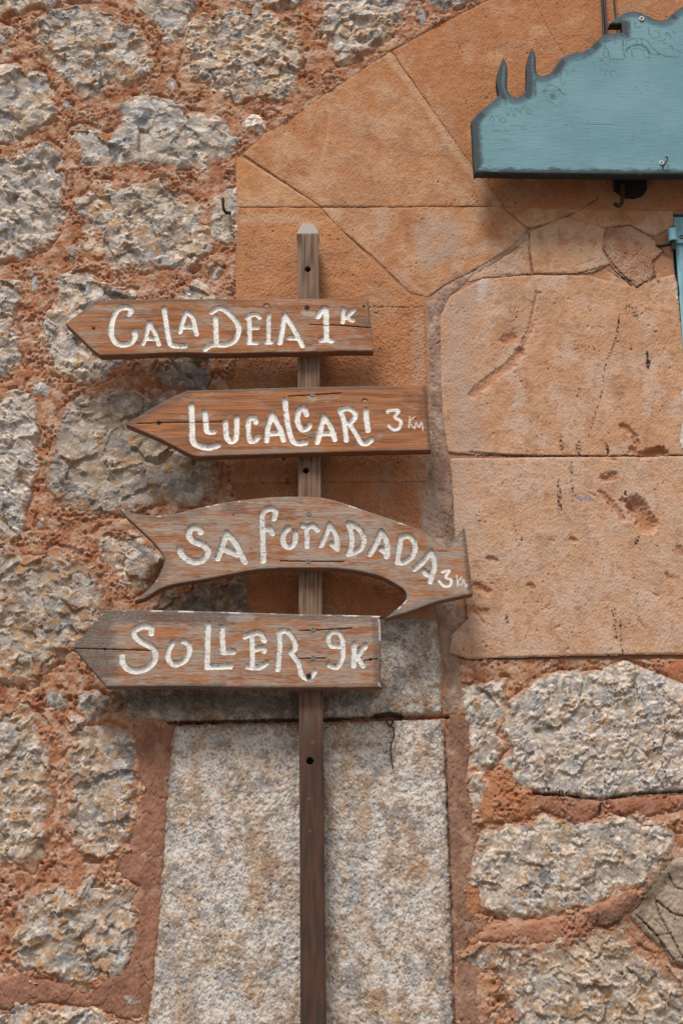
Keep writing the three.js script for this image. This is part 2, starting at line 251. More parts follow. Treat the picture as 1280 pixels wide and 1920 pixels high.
function sandstone(p, X, Y, d, o) {
  const g = ns(X / 3.3, Y / 3.3), g2 = ns(X / 2, Y / 2 + 50), m = fbm(X / 75 + p.seed, Y / 75), m2 = fbm(X / 22, Y / 18 + p.seed);
  const grit = p.grit ?? 1; let c0 = 0;
  d += 2.5; o.z = p.proud - 1.3 * Math.exp(-Math.max(d, 0) / 1.2) * (1 + 0.5 * ns(X / 9, Y / 9)) + (d < 0 ? d * 2.2 : 0) + 2.2 * m + 0.9 * m2 + grit * (0.55 * g + 0.5 * g2 + 0.95 * grain(X, Y, 3));
  const pit = ns(X / 5.2 + 13, Y / 5.2) + 0.6 * ns(X / 40, Y / 40 - p.seed); if (pit > 0.86) { o.z -= clamp((pit - 0.86) * 7) * 2.4; c0 = 1; }
  let c = mix(p.c1, p.c2, ss(-0.35, 0.35, m + 0.4 * m2)); { const st = fbm(X / 95 + 17, Y / 130 - 5), dirtOrShade = fbm(X / 38 + 70, Y / 60 + 20); c = mix(c, S(186, 150, 124), 0.5 * ss(0.05, 0.4, st)); c = mix(c, S(156, 104, 72), 0.28 * ss(0.08, 0.4, dirtOrShade)); }
  c = mix(c, p.c3, 0.75 * ss(0.02, 0.35, fbm(X / 52 - 31, Y / 64 + p.seed * 3) + (p.mottle ?? -0.08)));
  c = mix(c, SD, 0.4 * ss(0.15, 0.5, ns(X / 13, Y / 10) * 0.6 + m2));
  if (c0) c = mix(c, SD, 0.6);
  o.c = mul(c, 1 + 0.09 * g + 0.1 * g2 + 0.06 * ns(X / 8, Y / 8) + 0.2 * grain(X, Y, 4));
}
const W1 = S(238, 229, 220), W2 = S(140, 146, 155), W3 = S(224, 180, 138), W4 = S(164, 142, 122);
function granite(p, X, Y, d, o) {
  cell(X / 5.4, Y / 5.4, 5); const a = CELL.r, h = CELL.h; cell(X / 2.7 + 3, Y / 2.7, 9); const b = CELL.r, h2 = CELL.h;
  const l = fbm(X / 70 + p.seed, Y / 90), l2 = fbm(X / 24, Y / 24 + p.seed);
  o.z = p.proud - 4 * Math.exp(-Math.max(d, 0) / 4) + (d < 0 ? d * 1.8 : 0) + 4 * l + 2 * l2 + 0.9 * h + 0.7 * h2 + 0.5 * ns(X / 2.2, Y / 2.2) + 1.2 * ns(X / 11, Y / 11) + 1.1 * grain(X, Y, 5);
  let c = mix(W1, W2, ss(0.45, 0.8, b * 0.7 + a * 0.3 + 0.35 * l2));
  c = mix(c, W3, 0.75 * ss(0.58, 0.8, a * 0.65 + 0.45 * b + 0.55 * l + (p.warm ?? 0)));
  c = mix(c, W4, 0.75 * ss(-0.05, 0.35, l2 + 0.7 * l)); c = mix(c, S(146, 116, 88), 0.5 * ss(14, 0, d + 10 * ns(X / 20, Y / 26))); { const br = fbm(X / 58 - 40, Y / 110 + 7); c = mix(c, S(190, 148, 106), 0.6 * ss(0.04, 0.4, br)); } c = mix(c, W2, 0.5 * ss(0.05, 0.4, fbm(X / 40 + 60, Y / 52))); if (b > 0.9) c = mix(c, W1, 0.8); if (b < 0.06) c = mix(c, S(92, 92, 96), 0.7);
  o.c = mul(c, p.tone * (1 + 0.1 * ns(X / 2.5, Y / 2.5) + 0.26 * grain(X, Y, 6)));
}
function pointing(p, X, Y, d, o) { // smooth trowelled mortar
  const m = fbm(X / 60 + p.seed, Y / 110), m2 = fbm(X / 16, Y / 22 + p.seed);
  o.z = p.proud - 1.5 * Math.exp(-Math.max(d, 0) / 3) + (d < 0 ? d * 1.1 : 0) + 4 * m + 2.2 * m2 + 0.9 * ns(X / 6, Y / 7) + 0.5 * ns(X / 3, Y / 3) + 0.9 * grain(X, Y, 7); { const cv = Math.abs(ns(X / 44 + p.seed, Y / 60)); if (cv < 0.025) o.z -= 2.5 * (1 - cv / 0.025); }
  const pit = ns(X / 4.6 + 3, Y / 4.6); if (pit > 0.62) o.z -= clamp((pit - 0.62) * 8) * 1.4;
  let c = mix(p.c1, p.c2, ss(-0.25, 0.3, m + 0.5 * m2)); c = mix(c, p.c3, 0.7 * ss(0.1, 0.35, fbm(X / 34, Y / 40 + p.seed + 8)));
  o.c = mul(c, 1 + 0.08 * ns(X / 3, Y / 3) + 0.08 * ns(X / 8, Y / 8) + 0.16 * grain(X, Y, 8));
}
function smear(p, X, Y, d, o) { // rough lump of lime mortar, crumbly
  mortarAt(X + 700, Y + 300, o, 0, 1); o.z = p.proud + o.z * 0.8 - 3 * Math.exp(-Math.max(d, 0) / 4) + (d < 0 ? d * 1.2 : 0);
  o.c = mix(o.c, p.c1, 0.65);
}
const T1 = S(178, 118, 84), T2 = S(196, 146, 112), T3 = S(146, 90, 64), T4 = S(210, 174, 150), T5 = S(188, 122, 80);
const mossy = toWall(pts('-100,1000 280,1000 300,1300 240,1660 -100,1700'), 0), sunk = toWall(pts('452,286 735,95 935,-15 1480,-15 1480,1236 860,1236 848,1990 270,1990 320,1360 225,1295 330,1165 445,1150 441,300'), 0), opening = toWall(pts('1259,402 1480,402 1480,1000 1300,1000 1292,850 1284,700 1266,520'), 0);
function mortarAt(X, Y, o, level, rough) {
  const l = fbm(X / 70, Y / 55), m = fbm(X / 24 + 7, Y / 19), r = 1 - Math.abs(ns(X / 13, Y / 10)), f = ns(X / 5.5, Y / 4.6), g = ns(X / 2.6, Y / 2.6);
  cell(X / 9, Y / 8, 51); const ch = CELL.h, cr = CELL.r2;
  const cr2 = ss(-0.15, 0.35, ns(X / 60 + 20, Y / 45)) ; // crumbly here, trowelled there
  o.z = level + rough * (6 * l + 4.5 * m * (0.4 + 0.6 * cr2) + cr2 * (4.2 * ch + 3.4 * (r - 0.6)) + (0.7 + 1.5 * cr2) * f + 0.7 * g + 1.5 * grain(X, Y, 9));
  const pit = ns(X / 7.5 - 9, Y / 6.5) + 0.3 * m; if (pit > 0.45) o.z -= rough * clamp((pit - 0.45) * 5) * 6 * (0.3 + cr2);
  let c = mix(T1, T2, ss(-0.2, 0.35, l + 0.6 * m)); c = mix(c, T3, 0.8 * ss(0.05, 0.45, fbm(X / 33 + 60, Y / 26)));
  c = mix(c, T4, 0.85 * ss(-0.04, 0.28, fbm(X / 30 - 80, Y / 24) + 0.12 * f)); c = mix(c, T5, 0.6 * ss(0.1, 0.4, fbm(X / 26 + 33, Y / 26 + 90)));
  if (cr > 0.88) c = mix(c, S(206, 176, 150), 0.55);
  o.c = mul(c, 1 + 0.1 * f + 0.09 * g + 0.12 * (cr - 0.5) + 0.2 * grain(X, Y, 10));
}

const wall = thing('stone_wall', 'rough stone wall with terracotta mortar, orange sandstone blocks and two granite blocks', 'wall');
// which spots are well covered by a piece, so that the bed of mortar leaves them out
const MX0 = -1000, MY0 = 1100, MS = 2, MNX = 1000, MNY = 1350, covered = new Uint8Array(MNX * MNY), rimD = new Float32Array(MNX * MNY).fill(-99);
function piece(name, text, style, p, material, o = {}) {
  const P = o.world ? text : toWall(pts(text), p.proud), s = o.step ?? 2.1, drop = o.drop ?? 7, b = boxOf(P, drop + 5), list = marks.filter((m) => m.box[0] < b[2] && m.box[2] > b[0] && m.box[1] < b[3] && m.box[3] > b[1]);
  const nx = Math.ceil((b[2] - b[0]) / s) + 1, ny = Math.ceil((b[3] - b[1]) / s) + 1, Z = new Float32Array(nx * ny).fill(NaN), C = new Float32Array(nx * ny * 3), r = { z: 0, c: [0, 0, 0] }, rag = o.rag ?? 4;
  p.seed ??= Math.floor(rnd() * 90) + 3;
  for (let j = 0; j < ny; j++) for (let i = 0; i < nx; i++) {
    const X = b[0] + i * s, Y = b[1] + j * s, k = j * nx + i;
    const d = sdPoly(P, X + rag * (1.1 * ns(X / 24 + p.seed, Y / 24) + 0.55 * ns(X / 8, Y / 8 + p.seed)), Y + rag * (1.1 * ns(X / 24, Y / 24 + 50 + p.seed) + 0.55 * ns(X / 8 + 30, Y / 8)));
    if (d < -drop) continue;
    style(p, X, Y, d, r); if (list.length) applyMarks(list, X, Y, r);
    Z[k] = r.z; C[k * 3] = r.c[0]; C[k * 3 + 1] = r.c[1]; C[k * 3 + 2] = r.c[2];
    if (style === rock) { const a = Math.round((X - MX0) / MS), c = Math.round((Y - MY0) / MS); for (let y = c - 1; y <= c + 1; y++) for (let x = a - 1; x <= a + 1; x++) if (x >= 0 && y >= 0 && x < MNX && y < MNY && d > rimD[y * MNX + x]) rimD[y * MNX + x] = d; }
    if (d > (o.cover ?? 12)) { const a = Math.round((X - MX0) / MS), c = Math.round((Y - MY0) / MS); for (let y = c - 1; y <= c + 1; y++) for (let x = a - 1; x <= a + 1; x++) if (x >= 0 && y >= 0 && x < MNX && y < MNY) covered[y * MNX + x] = 1; }
  }
  const ok = (k) => Z[k] === Z[k] && Z[k + 1] === Z[k + 1] && Z[k + nx] === Z[k + nx] && Z[k + nx + 1] === Z[k + nx + 1];
  const g = sheet(b[0], b[1], s, nx, ny, Z, C, ok).get(0);
  return g && add(name, g, material, wall);
}
const R = (o = {}) => ({ proud: 7, relief: 1, tan: 0.22, ochre: 0.02, pale: 0, busy: 0, chip: 0.5, smear: 11 + rnd() * 12, tone: 1, fine: 1, flat: 1.25, turn: (rnd() - 0.5) * 1.2, ...o });
const stone = (text, o) => piece('rubble_stone', text, rock, R(o), M.rock, { drop: 13, step: 2 });
// rubble, upper left
stone('58,40 86,22 144,8 212,14 230,40 258,50 280,86 287,128 252,154 200,158 187,183 165,190 126,151 94,118 72,90 60,72', { ochre: 0.14, relief: 1, tan: .3 });
stone('245,-60 380,-60 366,0 348,43 327,79 309,76 294,43 255,14', { ochre: -0.1, relief: 0.8 });
stone('360,32 420,14 505,18 552,55 566,108 550,150 556,172 522,191 490,176 440,188 400,170 375,150 342,130 350,72', { ochre: 0.26, pale: 0.06, relief: 0.9, fine: 0.7, chip: .7, busy: .15, tan: .35 });
stone('604,-70 800,-70 775,8 745,48 690,94 640,116 602,72', { ochre: 0.14, relief: 1.2, pale: .1 });
stone('420,-60 600,-60 590,-6 545,8 470,4 430,-4', { ochre: 0.2 });
stone('800,-80 960,-80 895,-8 835,16 806,10', { ochre: 0.05 });
stone('-80,120 0,122 32,119 58,133 86,140 97,176 104,215 86,234 58,241 22,266 0,262 -80,260', { ochre: -0.02, tan: 0.35, fine: 1.3, busy: -.2 });
stone('-80,-70 170,-70 150,-8 96,10 60,6 28,22 -80,26', { ochre: 0.15 });
stone('-70,40 24,50 20,68 -4,80 -70,80', { ochre: -0.1, relief: .7 }); stone('-60,46 8,50 4,44 -30,30', { proud: 4 });
stone('223,196 244,183 287,181 334,190 348,208 395,212 431,230 444,259 428,291 381,312 323,309 251,305 205,313 162,311 144,288 133,262 137,237 151,233 182,243 201,255 215,248 233,230', { ochre: -0.2, pale: 0.05, relief: 1, fine: 1.5, busy: -0.25 });
stone('-80,300 0,298 47,284 90,266 108,277 115,323 111,359 122,399 108,431 86,463 54,471 36,481 0,485 -80,490', { ochre: -0.1, pale: 0.07, fine: 1.25 });
stone('137,377 162,363 194,338 223,348 266,345 309,334 345,366 377,388 392,431 399,463 359,503 305,499 230,510 190,488 194,456 183,424 154,402', { ochre: 0.14, relief: 0.9, fine: .9, chip: .55, tan: .35 });
stone('381,395 413,363 442,350 446,388 444,449 420,460 398,442 388,413', { tan: 0.6, pale: 0.08, relief: 0.5, proud: 5, ochre: -.3 });
stone('150,424 178,420 190,440 194,476 170,482 152,460', { tan: 1, ochre: .3, relief: .35, proud: 4 });
// rubble, middle left
stone('104,516 133,509 169,512 190,530 215,541 262,548 277,560 251,624 233,681 201,703 172,717 144,710 118,700 90,696 86,660 72,635 68,599 86,584 104,584 104,559', { ochre: 0.03, pale: 0.16, relief: 1.1, fine: 1.5, busy: -.1 });
stone('334,557 345,537 373,526 391,541 402,560 400,600 334,600', { ochre: 0.1, pale: .1 });
stone('294,696 302,674 323,659 388,663 391,703 381,728 352,724 305,714', { ochre: -0.2, tone: 0.72 });
stone('-80,520 0,523 39,527 36,562 22,588 25,616 39,631 32,681 14,703 0,703 -80,703', { ochre: 0.02, tan: 0.4 });
stone('-80,740 0,739 29,733 61,742 68,803 72,868 54,908 39,958 38,1000 20,1010 -80,1012', { ochre: -0.12, pale: 0.06 });
stone('115,768 144,750 230,728 251,732 287,746 323,732 359,739 406,803 408,860 402,925 359,951 305,933 251,961 201,961 144,965 108,940 86,897 101,840', { ochre: 0.0, tan: 0.6, tone: 0.78, relief: 0.8, fine: 1.2, busy: -0.1, smear: 26 });
stone('183,1000 199,990 220,1002 247,994 292,1021 305,1048 287,1074 266,1109 250,1114 234,1098 212,1080 197,1066 190,1032', { ochre: 0.16, tan: 0.4, fine: 1.4, smear: 24 });
stone('-80,1018 0,1018 27,1029 42,1048 77,1037 106,1029 138,1037 175,1053 183,1082 197,1125 202,1146 165,1186 143,1215 106,1236 88,1260 53,1287 0,1279 -80,1280', { ochre: 0.2, relief: 0.95, tan: 0.5, tone: .84, smear: 46, fine: 1.2, chip: .35 });
stone('320,1106 390,1088 440,1082 462,1092 468,1148 360,1156 296,1150', { ochre: 0.1, tone: 0.62, tan: .6, proud: 5 });
stone('151,1305 180,1297 197,1313 186,1342 165,1352 150,1330', { ochre: 0.1 });
stone('-80,1326 0,1326 45,1318 70,1345 85,1380 92,1440 95,1500 90,1540 78,1600 60,1628 30,1615 0,1640 -80,1640', { ochre: 0.16, relief: 0.75, pale: 0.05, fine: .85, tan: .45, smear: 34, tone: .92 });
stone('125,1342 165,1345 200,1360 250,1375 262,1420 255,1480 258,1530 240,1570 200,1612 165,1605 140,1580 125,1560 128,1500 130,1430 135,1390', { ochre: 0.24, relief: 0.75, pale: 0.06, fine: .95, tan: .4, smear: 30, tone: .94 });
stone('32,1698 81,1660 119,1663 136,1671 168,1649 192,1641 217,1660 260,1663 260,1698 255,1720 258,1760 244,1801 225,1831 190,1834 176,1861 152,1861 130,1844 114,1834 100,1826 54,1823 27,1799 24,1763 35,1733', { ochre: 0.2, relief: 0.85, tan: .35, tone: .9, smear: 22, fine: .9 });
stone('-80,1896 0,1896 32,1878 81,1886 114,1892 152,1888 208,1897 222,1912 218,1990 -80,1990', { ochre: 0.12, fine: .8 });
// rubble, lower right
stone('945,1335 975,1300 1035,1262 1110,1262 1170,1240 1225,1262 1300,1290 1365,1300 1365,1475 1290,1482 1200,1487 1130,1496 1010,1484 965,1462 945,1430 960,1400 945,1370', { ochre: -0.08, pale: 0.16, relief: 0.55, fine: 0.7, proud: 11, chip: .6, busy: .1, flat: 1.5, smear: 14, tan: .3, tone: .96 });
stone('868,1292 905,1285 945,1276 944,1340 942,1400 930,1420 905,1445 885,1435 880,1370', { ochre: 0.0, pale: 0.14, tan: .4, relief: .8, fine: .8 });
stone('875,1447 905,1452 917,1490 895,1520 878,1505', { ochre: 0.1, tan: .5, relief: .8 });
stone('888,1595 905,1560 950,1545 990,1550 1020,1528 1100,1542 1180,1525 1255,1540 1262,1590 1235,1650 1205,1655 1120,1690 1060,1705 990,1718 910,1708 880,1650', { ochre: 0.04, pale: 0.14, relief: 0.6, fine: 0.68, chip: .55, busy: .1, tan: .4, smear: 22, tone: .94 });
stone('860,1790 900,1768 990,1775 1100,1745 1160,1740 1205,1790 1260,1815 1365,1840 1365,1990 950,1990 960,1890 920,1830 870,1808', { ochre: 0.14, pale: 0.1, relief: 0.75, fine: 0.75, chip: .5, busy: .1, tan: .6, smear: 50, tone: .86 });
// chink stones pressed into the joints
for (const [x, y, w, h, a, tone] of [[322, 158, 14, 34, -20, 1], [124, 195, 16, 26, 8, .95], [24, 97, 38, 11, 4, .9], [137, 470, 17, 28, 14, .8], [406, 512, 11, 30, 24, .8], [66, 527, 12, 30, 5, 1], [74, 727, 40, 25, 22, 1], [79, 978, 12, 18, 0, .9], [477, 230, 40, 30, 20, 1.25], [480, 20, 13, 32, 5, 1], [787, 24, 13, 40, -10, .9], [504, 118, 11, 36, 10, .95], [107, 1311, 36, 30, 40, .9], [272, 1611, 24, 42, -8, .95], [250, 1876, 42, 30, 10, .75], [152, 752, 20, 26, 30, .8], [262, 92, 12, 16, 0, 1]]) {
  const n = 9, P = []; for (let k = 0; k < n; k++) { const t = k / n * Math.PI * 2, r = 0.42 + 0.16 * rnd(), q = a * Math.PI / 180, ux = Math.cos(t) * w * r * 1.15, uy = Math.sin(t) * h * r * 1.15; P.push(at(x + ux * Math.cos(q) - uy * Math.sin(q), y + ux * Math.sin(q) + uy * Math.cos(q), 6)); }
  piece('chink_stone', P, rock, R({ proud: 8, grow: 2.5, smear: 0.8, relief: 0.45, ochre: tone > 1.1 ? .2 : -0.45, tone, pale: tone > 1.1 ? .3 : -.1, fine: .8 }), M.rock, { world: true, rag: 1, step: 1.6, cover: 6 });
}
// sandstone: voussoirs, jamb stones, blocks beside the window
const block = (text, o, e) => piece('sandstone_block', text, sandstone, { proud: 2.5, c1: SO, c2: SP1, c3: SY, ...o }, M.sand, { rag: 1.1, drop: 4, step: 2, cover: 7, ...e });
block('737,96 830,45 920,0 945,-18 1365,-60 1365,392 1000,391 947,386 874,292', { c1: S(192, 128, 84), c2: SO, c3: SP1, proud: 2 });
block('458,288 500,251 600,185 731,98 869,292 941,384 760,385 603,385 540,343', { c1: S(194, 132, 88), c2: SP1, c3: S(204, 150, 108), proud: 3 });
block('446,297 460,300 596,386 445,387', { c1: S(204, 142, 92), c2: SP1, c3: SY });
block('446,391 599,391 650,445 757,547 790,568 792,574 444,575', { c1: SO, c2: S(202, 142, 98), c3: SY, grit: 1.3 });
block('441,579 793,578 797,700 800,800 798,900 560,902 437,903 437,700', { c1: SO, c2: S(198, 136, 92), c3: SD, grit: 1.7 });
block('440,907 797,906 790,1000 800,1060 812,1130 740,1157 470,1155 462,1100 440,1000', { c1: S(184, 118, 78), c2: SO, c3: SD, grit: 1.9 });
block('605,391 940,389 985,431 960,458 900,498 830,533 800,555 770,547 700,479 640,428', { c1: SO, c2: SP1, c3: SPK, proud: 2 });
block('950,391 1258,396 1262,420 1228,440 1180,421 1138,424 1115,424 1062,402 992,427', { c1: SP1, c2: SO, c3: SPK });
block('993,437 1060,406 1130,430 1127,470 1142,492 1110,509 1000,511', { c1: SP1, c2: SPK, c3: SO });
block('962,474 990,440 991,512 905,520 878,526 900,508', { c1: SPK, c2: SP1, c3: S(214, 186, 166), proud: 1.5 }, { rag: 1 });
block('1137,428 1180,424 1222,446 1243,470 1220,488 1226,518 1192,541 1152,503 1130,470', { c1: S(196, 160, 134), c2: S(176, 128, 100), c3: SPK, proud: 4, grit: 2 }, { rag: 3 });
block('1150,507 1190,546 1212,522 1250,506 1262,512 1268,540 1230,560 1140,545 1120,520', { c1: SO, c2: SP1, c3: SPK, proud: 0.5 });
block('905,524 1000,517 1100,518 1180,540 1262,516 1268,560 1285,700 1292,850 1200,852 1060,853 900,850 842,846 832,780 828,690 828,590 846,556', { c1: S(212, 166, 132), c2: S(204, 156, 120), c3: S(214, 180, 158), mottle: 0.06, proud: 3 }, { rag: 0.8 });
block('846,862 1060,859 1290,857 1330,1000 1365,1010 1365,1222 1080,1226 880,1232 845,1222 850,1190 880,1160 870,1100 855,1000 850,900', { c1: S(212, 168, 136), c2: S(214, 180, 156), c3: SP1, mottle: 0.02, proud: 10 }, { rag: 0.8 });
piece('plaster_edge', '1283,690 1278,740 1281,780 1274,830 1282,850 1270,880 1281,900 1276,950 1285,985 1320,985 1310,690', pointing, { proud: 5, c1: S(226, 214, 204), c2: S(218, 204, 196), c3: S(230, 222, 214) }, M.mortar, { rag: 2, drop: 2 });
piece('plaster_edge', '1260,533 1266,528 1271,565 1266,560', pointing, { proud: 5.5, c1: S(226, 200, 180), c2: S(218, 190, 168), c3: S(230, 212, 194) }, M.mortar, { rag: 1.5, drop: 2, step: 1.5 });
// smooth pointing between sandstone and the pieces round it
const joint = (text, o, e) => piece('mortar_joint', text, pointing, { proud: 0, c1: S(152, 120, 102), c2: S(180, 148, 130), c3: S(206, 180, 164), ...o }, M.mortar, { rag: 3, cover: 8, ...e });
joint('983,426 996,444 962,474 882,520 848,548 832,580 828,660 832,760 840,850 850,950 860,1050 852,1120 880,1180 862,1240 880,1300 874,1340 836,1342 830,1330 828,1250 822,1180 812,1130 798,1060 788,1000 795,900 803,800 802,650 800,568 832,536 900,500 958,458', { proud: 1.5 });
joint('836,1346 872,1340 882,1400 876,1460 898,1560 880,1620 878,1690 905,1745 866,1785 900,1850 915,1990 852,1990 845,1700 838,1500', { c1: S(142, 104, 84), c2: S(164, 124, 102), c3: S(190, 152, 130), proud: 4 });
joint('240,1347 327,1357 318,1450 310,1560 300,1700 286,1860 284,1912 230,1907 180,1892 100,1876 0,1890 -80,1894 -80,1852 0,1838 40,1828 130,1850 160,1868 200,1840 245,1800 262,1730 250,1690 265,1660 220,1640 205,1620 245,1580 262,1500 265,1420', { c1: S(150, 104, 82), c2: S(172, 122, 98), c3: S(190, 146, 122), proud: 5 });
joint('1188,1716 1214,1690 1230,1660 1262,1622 1300,1600 1365,1586 1365,1832 1290,1808 1262,1802 1248,1772 1222,1752 1204,1736', { c1: S(178, 158, 136), c2: S(190, 170, 150), c3: S(164, 138, 116), proud: 12 }, { rag: 5 });
for (const [t, c] of [['1000,1494 1070,1490 1132,1500 1125,1525 1090,1548 1050,1532 1012,1512', S(158, 102, 78)], ['1138,1497 1220,1494 1365,1486 1365,1510 1200,1527 1150,1522', S(166, 106, 80)], ['1225,1245 1300,1232 1365,1236 1365,1292 1300,1286 1255,1272', S(192, 120, 80)], ['905,1468 945,1440 1000,1488 1010,1520 960,1540 905,1545', S(190, 122, 80)], ['868,1662 895,1660 905,1690 890,1722 872,1700', S(186, 126, 84)], ['1080,1712 1190,1668 1210,1690 1130,1740 1010,1770 900,1762 920,1730 1000,1728', S(190, 134, 106)]])
  piece('mortar_lump', t, smear, { proud: 7, c1: c }, M.mortar, { rag: 4 });
// granite
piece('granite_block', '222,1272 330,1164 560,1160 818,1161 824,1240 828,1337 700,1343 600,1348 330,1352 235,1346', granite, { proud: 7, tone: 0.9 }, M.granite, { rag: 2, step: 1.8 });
piece('granite_block', '327,1361 600,1358 720,1353 828,1350 836,1500 843,1700 850,1990 270,1990 285,1850 300,1700 310,1550 318,1450', granite, { proud: 8, tone: 1, warm: 0.03 }, M.granite, { rag: 3.5, step: 1.9 });
{ // the bed of mortar behind and between all of them
  const s = 2.4, a = at(-90, -90, 0), c = at(-90, 1985, 0), x0 = -870, x1 = 870, y0 = c[1], y1 = a[1], nx = Math.ceil((x1 - x0) / s) + 1, ny = Math.ceil((y1 - y0) / s) + 1, Z = new Float32Array(nx * ny).fill(NaN), C = new Float32Array(nx * ny * 3), r = { z: 0, c: [0, 0, 0] };
  const cov = (X, Y) => { const i = Math.round((X - MX0) / MS), j = Math.round((Y - MY0) / MS); return i >= 0 && j >= 0 && i < MNX && j < MNY && covered[j * MNX + i]; };
  for (let j = 0; j < ny; j++) for (let i = 0; i < nx; i++) {
    const X = x0 + i * s, Y = y0 + j * s, k = j * nx + i;
    if (cov(X, Y) && cov(X - 4, Y) && cov(X + 4, Y) && cov(X, Y - 4) && cov(X, Y + 4)) continue;
    const e = sdPoly(sunk, X, Y), dip = ss(-3, 3, e), w = sdPoly(opening, X, Y);
    mortarAt(X, Y, r, 3 - 3.5 * dip - 70 * ss(-1, 2, w), 1 - 0.8 * dip); applyMarks(marks, X, Y, r);
    { const i = Math.round((X - MX0) / MS), q = Math.round((Y - MY0) / MS), rd = i >= 0 && q >= 0 && i < MNX && q < MNY ? rimD[q * MNX + i] : -99; if (rd > -13) r.z -= 5.5 * ss(-11.5, -6.5, rd) * ss(-0.15, 0.25, ns(X / 40, Y / 30) + 0.35 * ns(X / 11, Y / 11)); }
    if (w > -4) r.c = mix(r.c, S(150, 130, 116), 0.7); else r.c = mix(r.c, S(188, 134, 100), 0.85 * dip);
    Z[k] = r.z; C[k * 3] = r.c[0]; C[k * 3 + 1] = r.c[1]; C[k * 3 + 2] = r.c[2];
  }
  const ok = (k) => Z[k] === Z[k] && Z[k + 1] === Z[k + 1] && Z[k + nx] === Z[k + nx] && Z[k + nx + 1] === Z[k + nx + 1];
  add('mortar', sheet(x0, y0, s, nx, ny, Z, C, ok).get(0), M.mortar, wall);
  // the wall's body, and its plain render beyond the photograph
  const body = [];
  const slab = (ax, bx, ay, by, az, bz) => { const g = new THREE.BoxGeometry(bx - ax, by - ay, bz - az, 40, 40, 1).toNonIndexed(); g.translate((ax + bx) / 2, (ay + by) / 2, (az + bz) / 2); body.push(g); };
  const X0 = x0 / 1000, X1 = x1 / 1000, Y0 = y0 / 1000, Y1 = y1 / 1000;
  slab(-4, 4, 0, 5.2, -0.6, -0.1); slab(-4, X0, 0, 5.2, -0.098, 0); slab(X1, 4, 0, 5.2, -0.098, 0); slab(X0, X1, 0, Y0, -0.098, 0); slab(X0, X1, Y1, 5.2, -0.098, 0);
  const g = mergeGeometries(body), p = g.attributes.position, col = new Float32Array(p.count * 3);
  for (let i = 0; i < p.count; i++) { mortarAt(p.getX(i) * 1000, p.getY(i) * 1000, r, 0, 1); col.set(r.c, i * 3); }
  g.setAttribute('color', new THREE.BufferAttribute(col, 3)); add('wall_body', g, M.mortar, wall);
}
{ // street
  const g = new THREE.PlaneGeometry(300, 300, 60, 60).rotateX(-Math.PI / 2), p = g.attributes.position, col = new Float32Array(p.count * 3);
  for (let i = 0; i < p.count; i++) col.set(mul(S(112, 104, 96), 1 + 0.15 * ns(p.getX(i) / 9, p.getZ(i) / 9)), i * 3);
  g.setAttribute('color', new THREE.BufferAttribute(col, 3)); const m = add('ground', g, M.ground); m.userData.kind = 'structure';
}

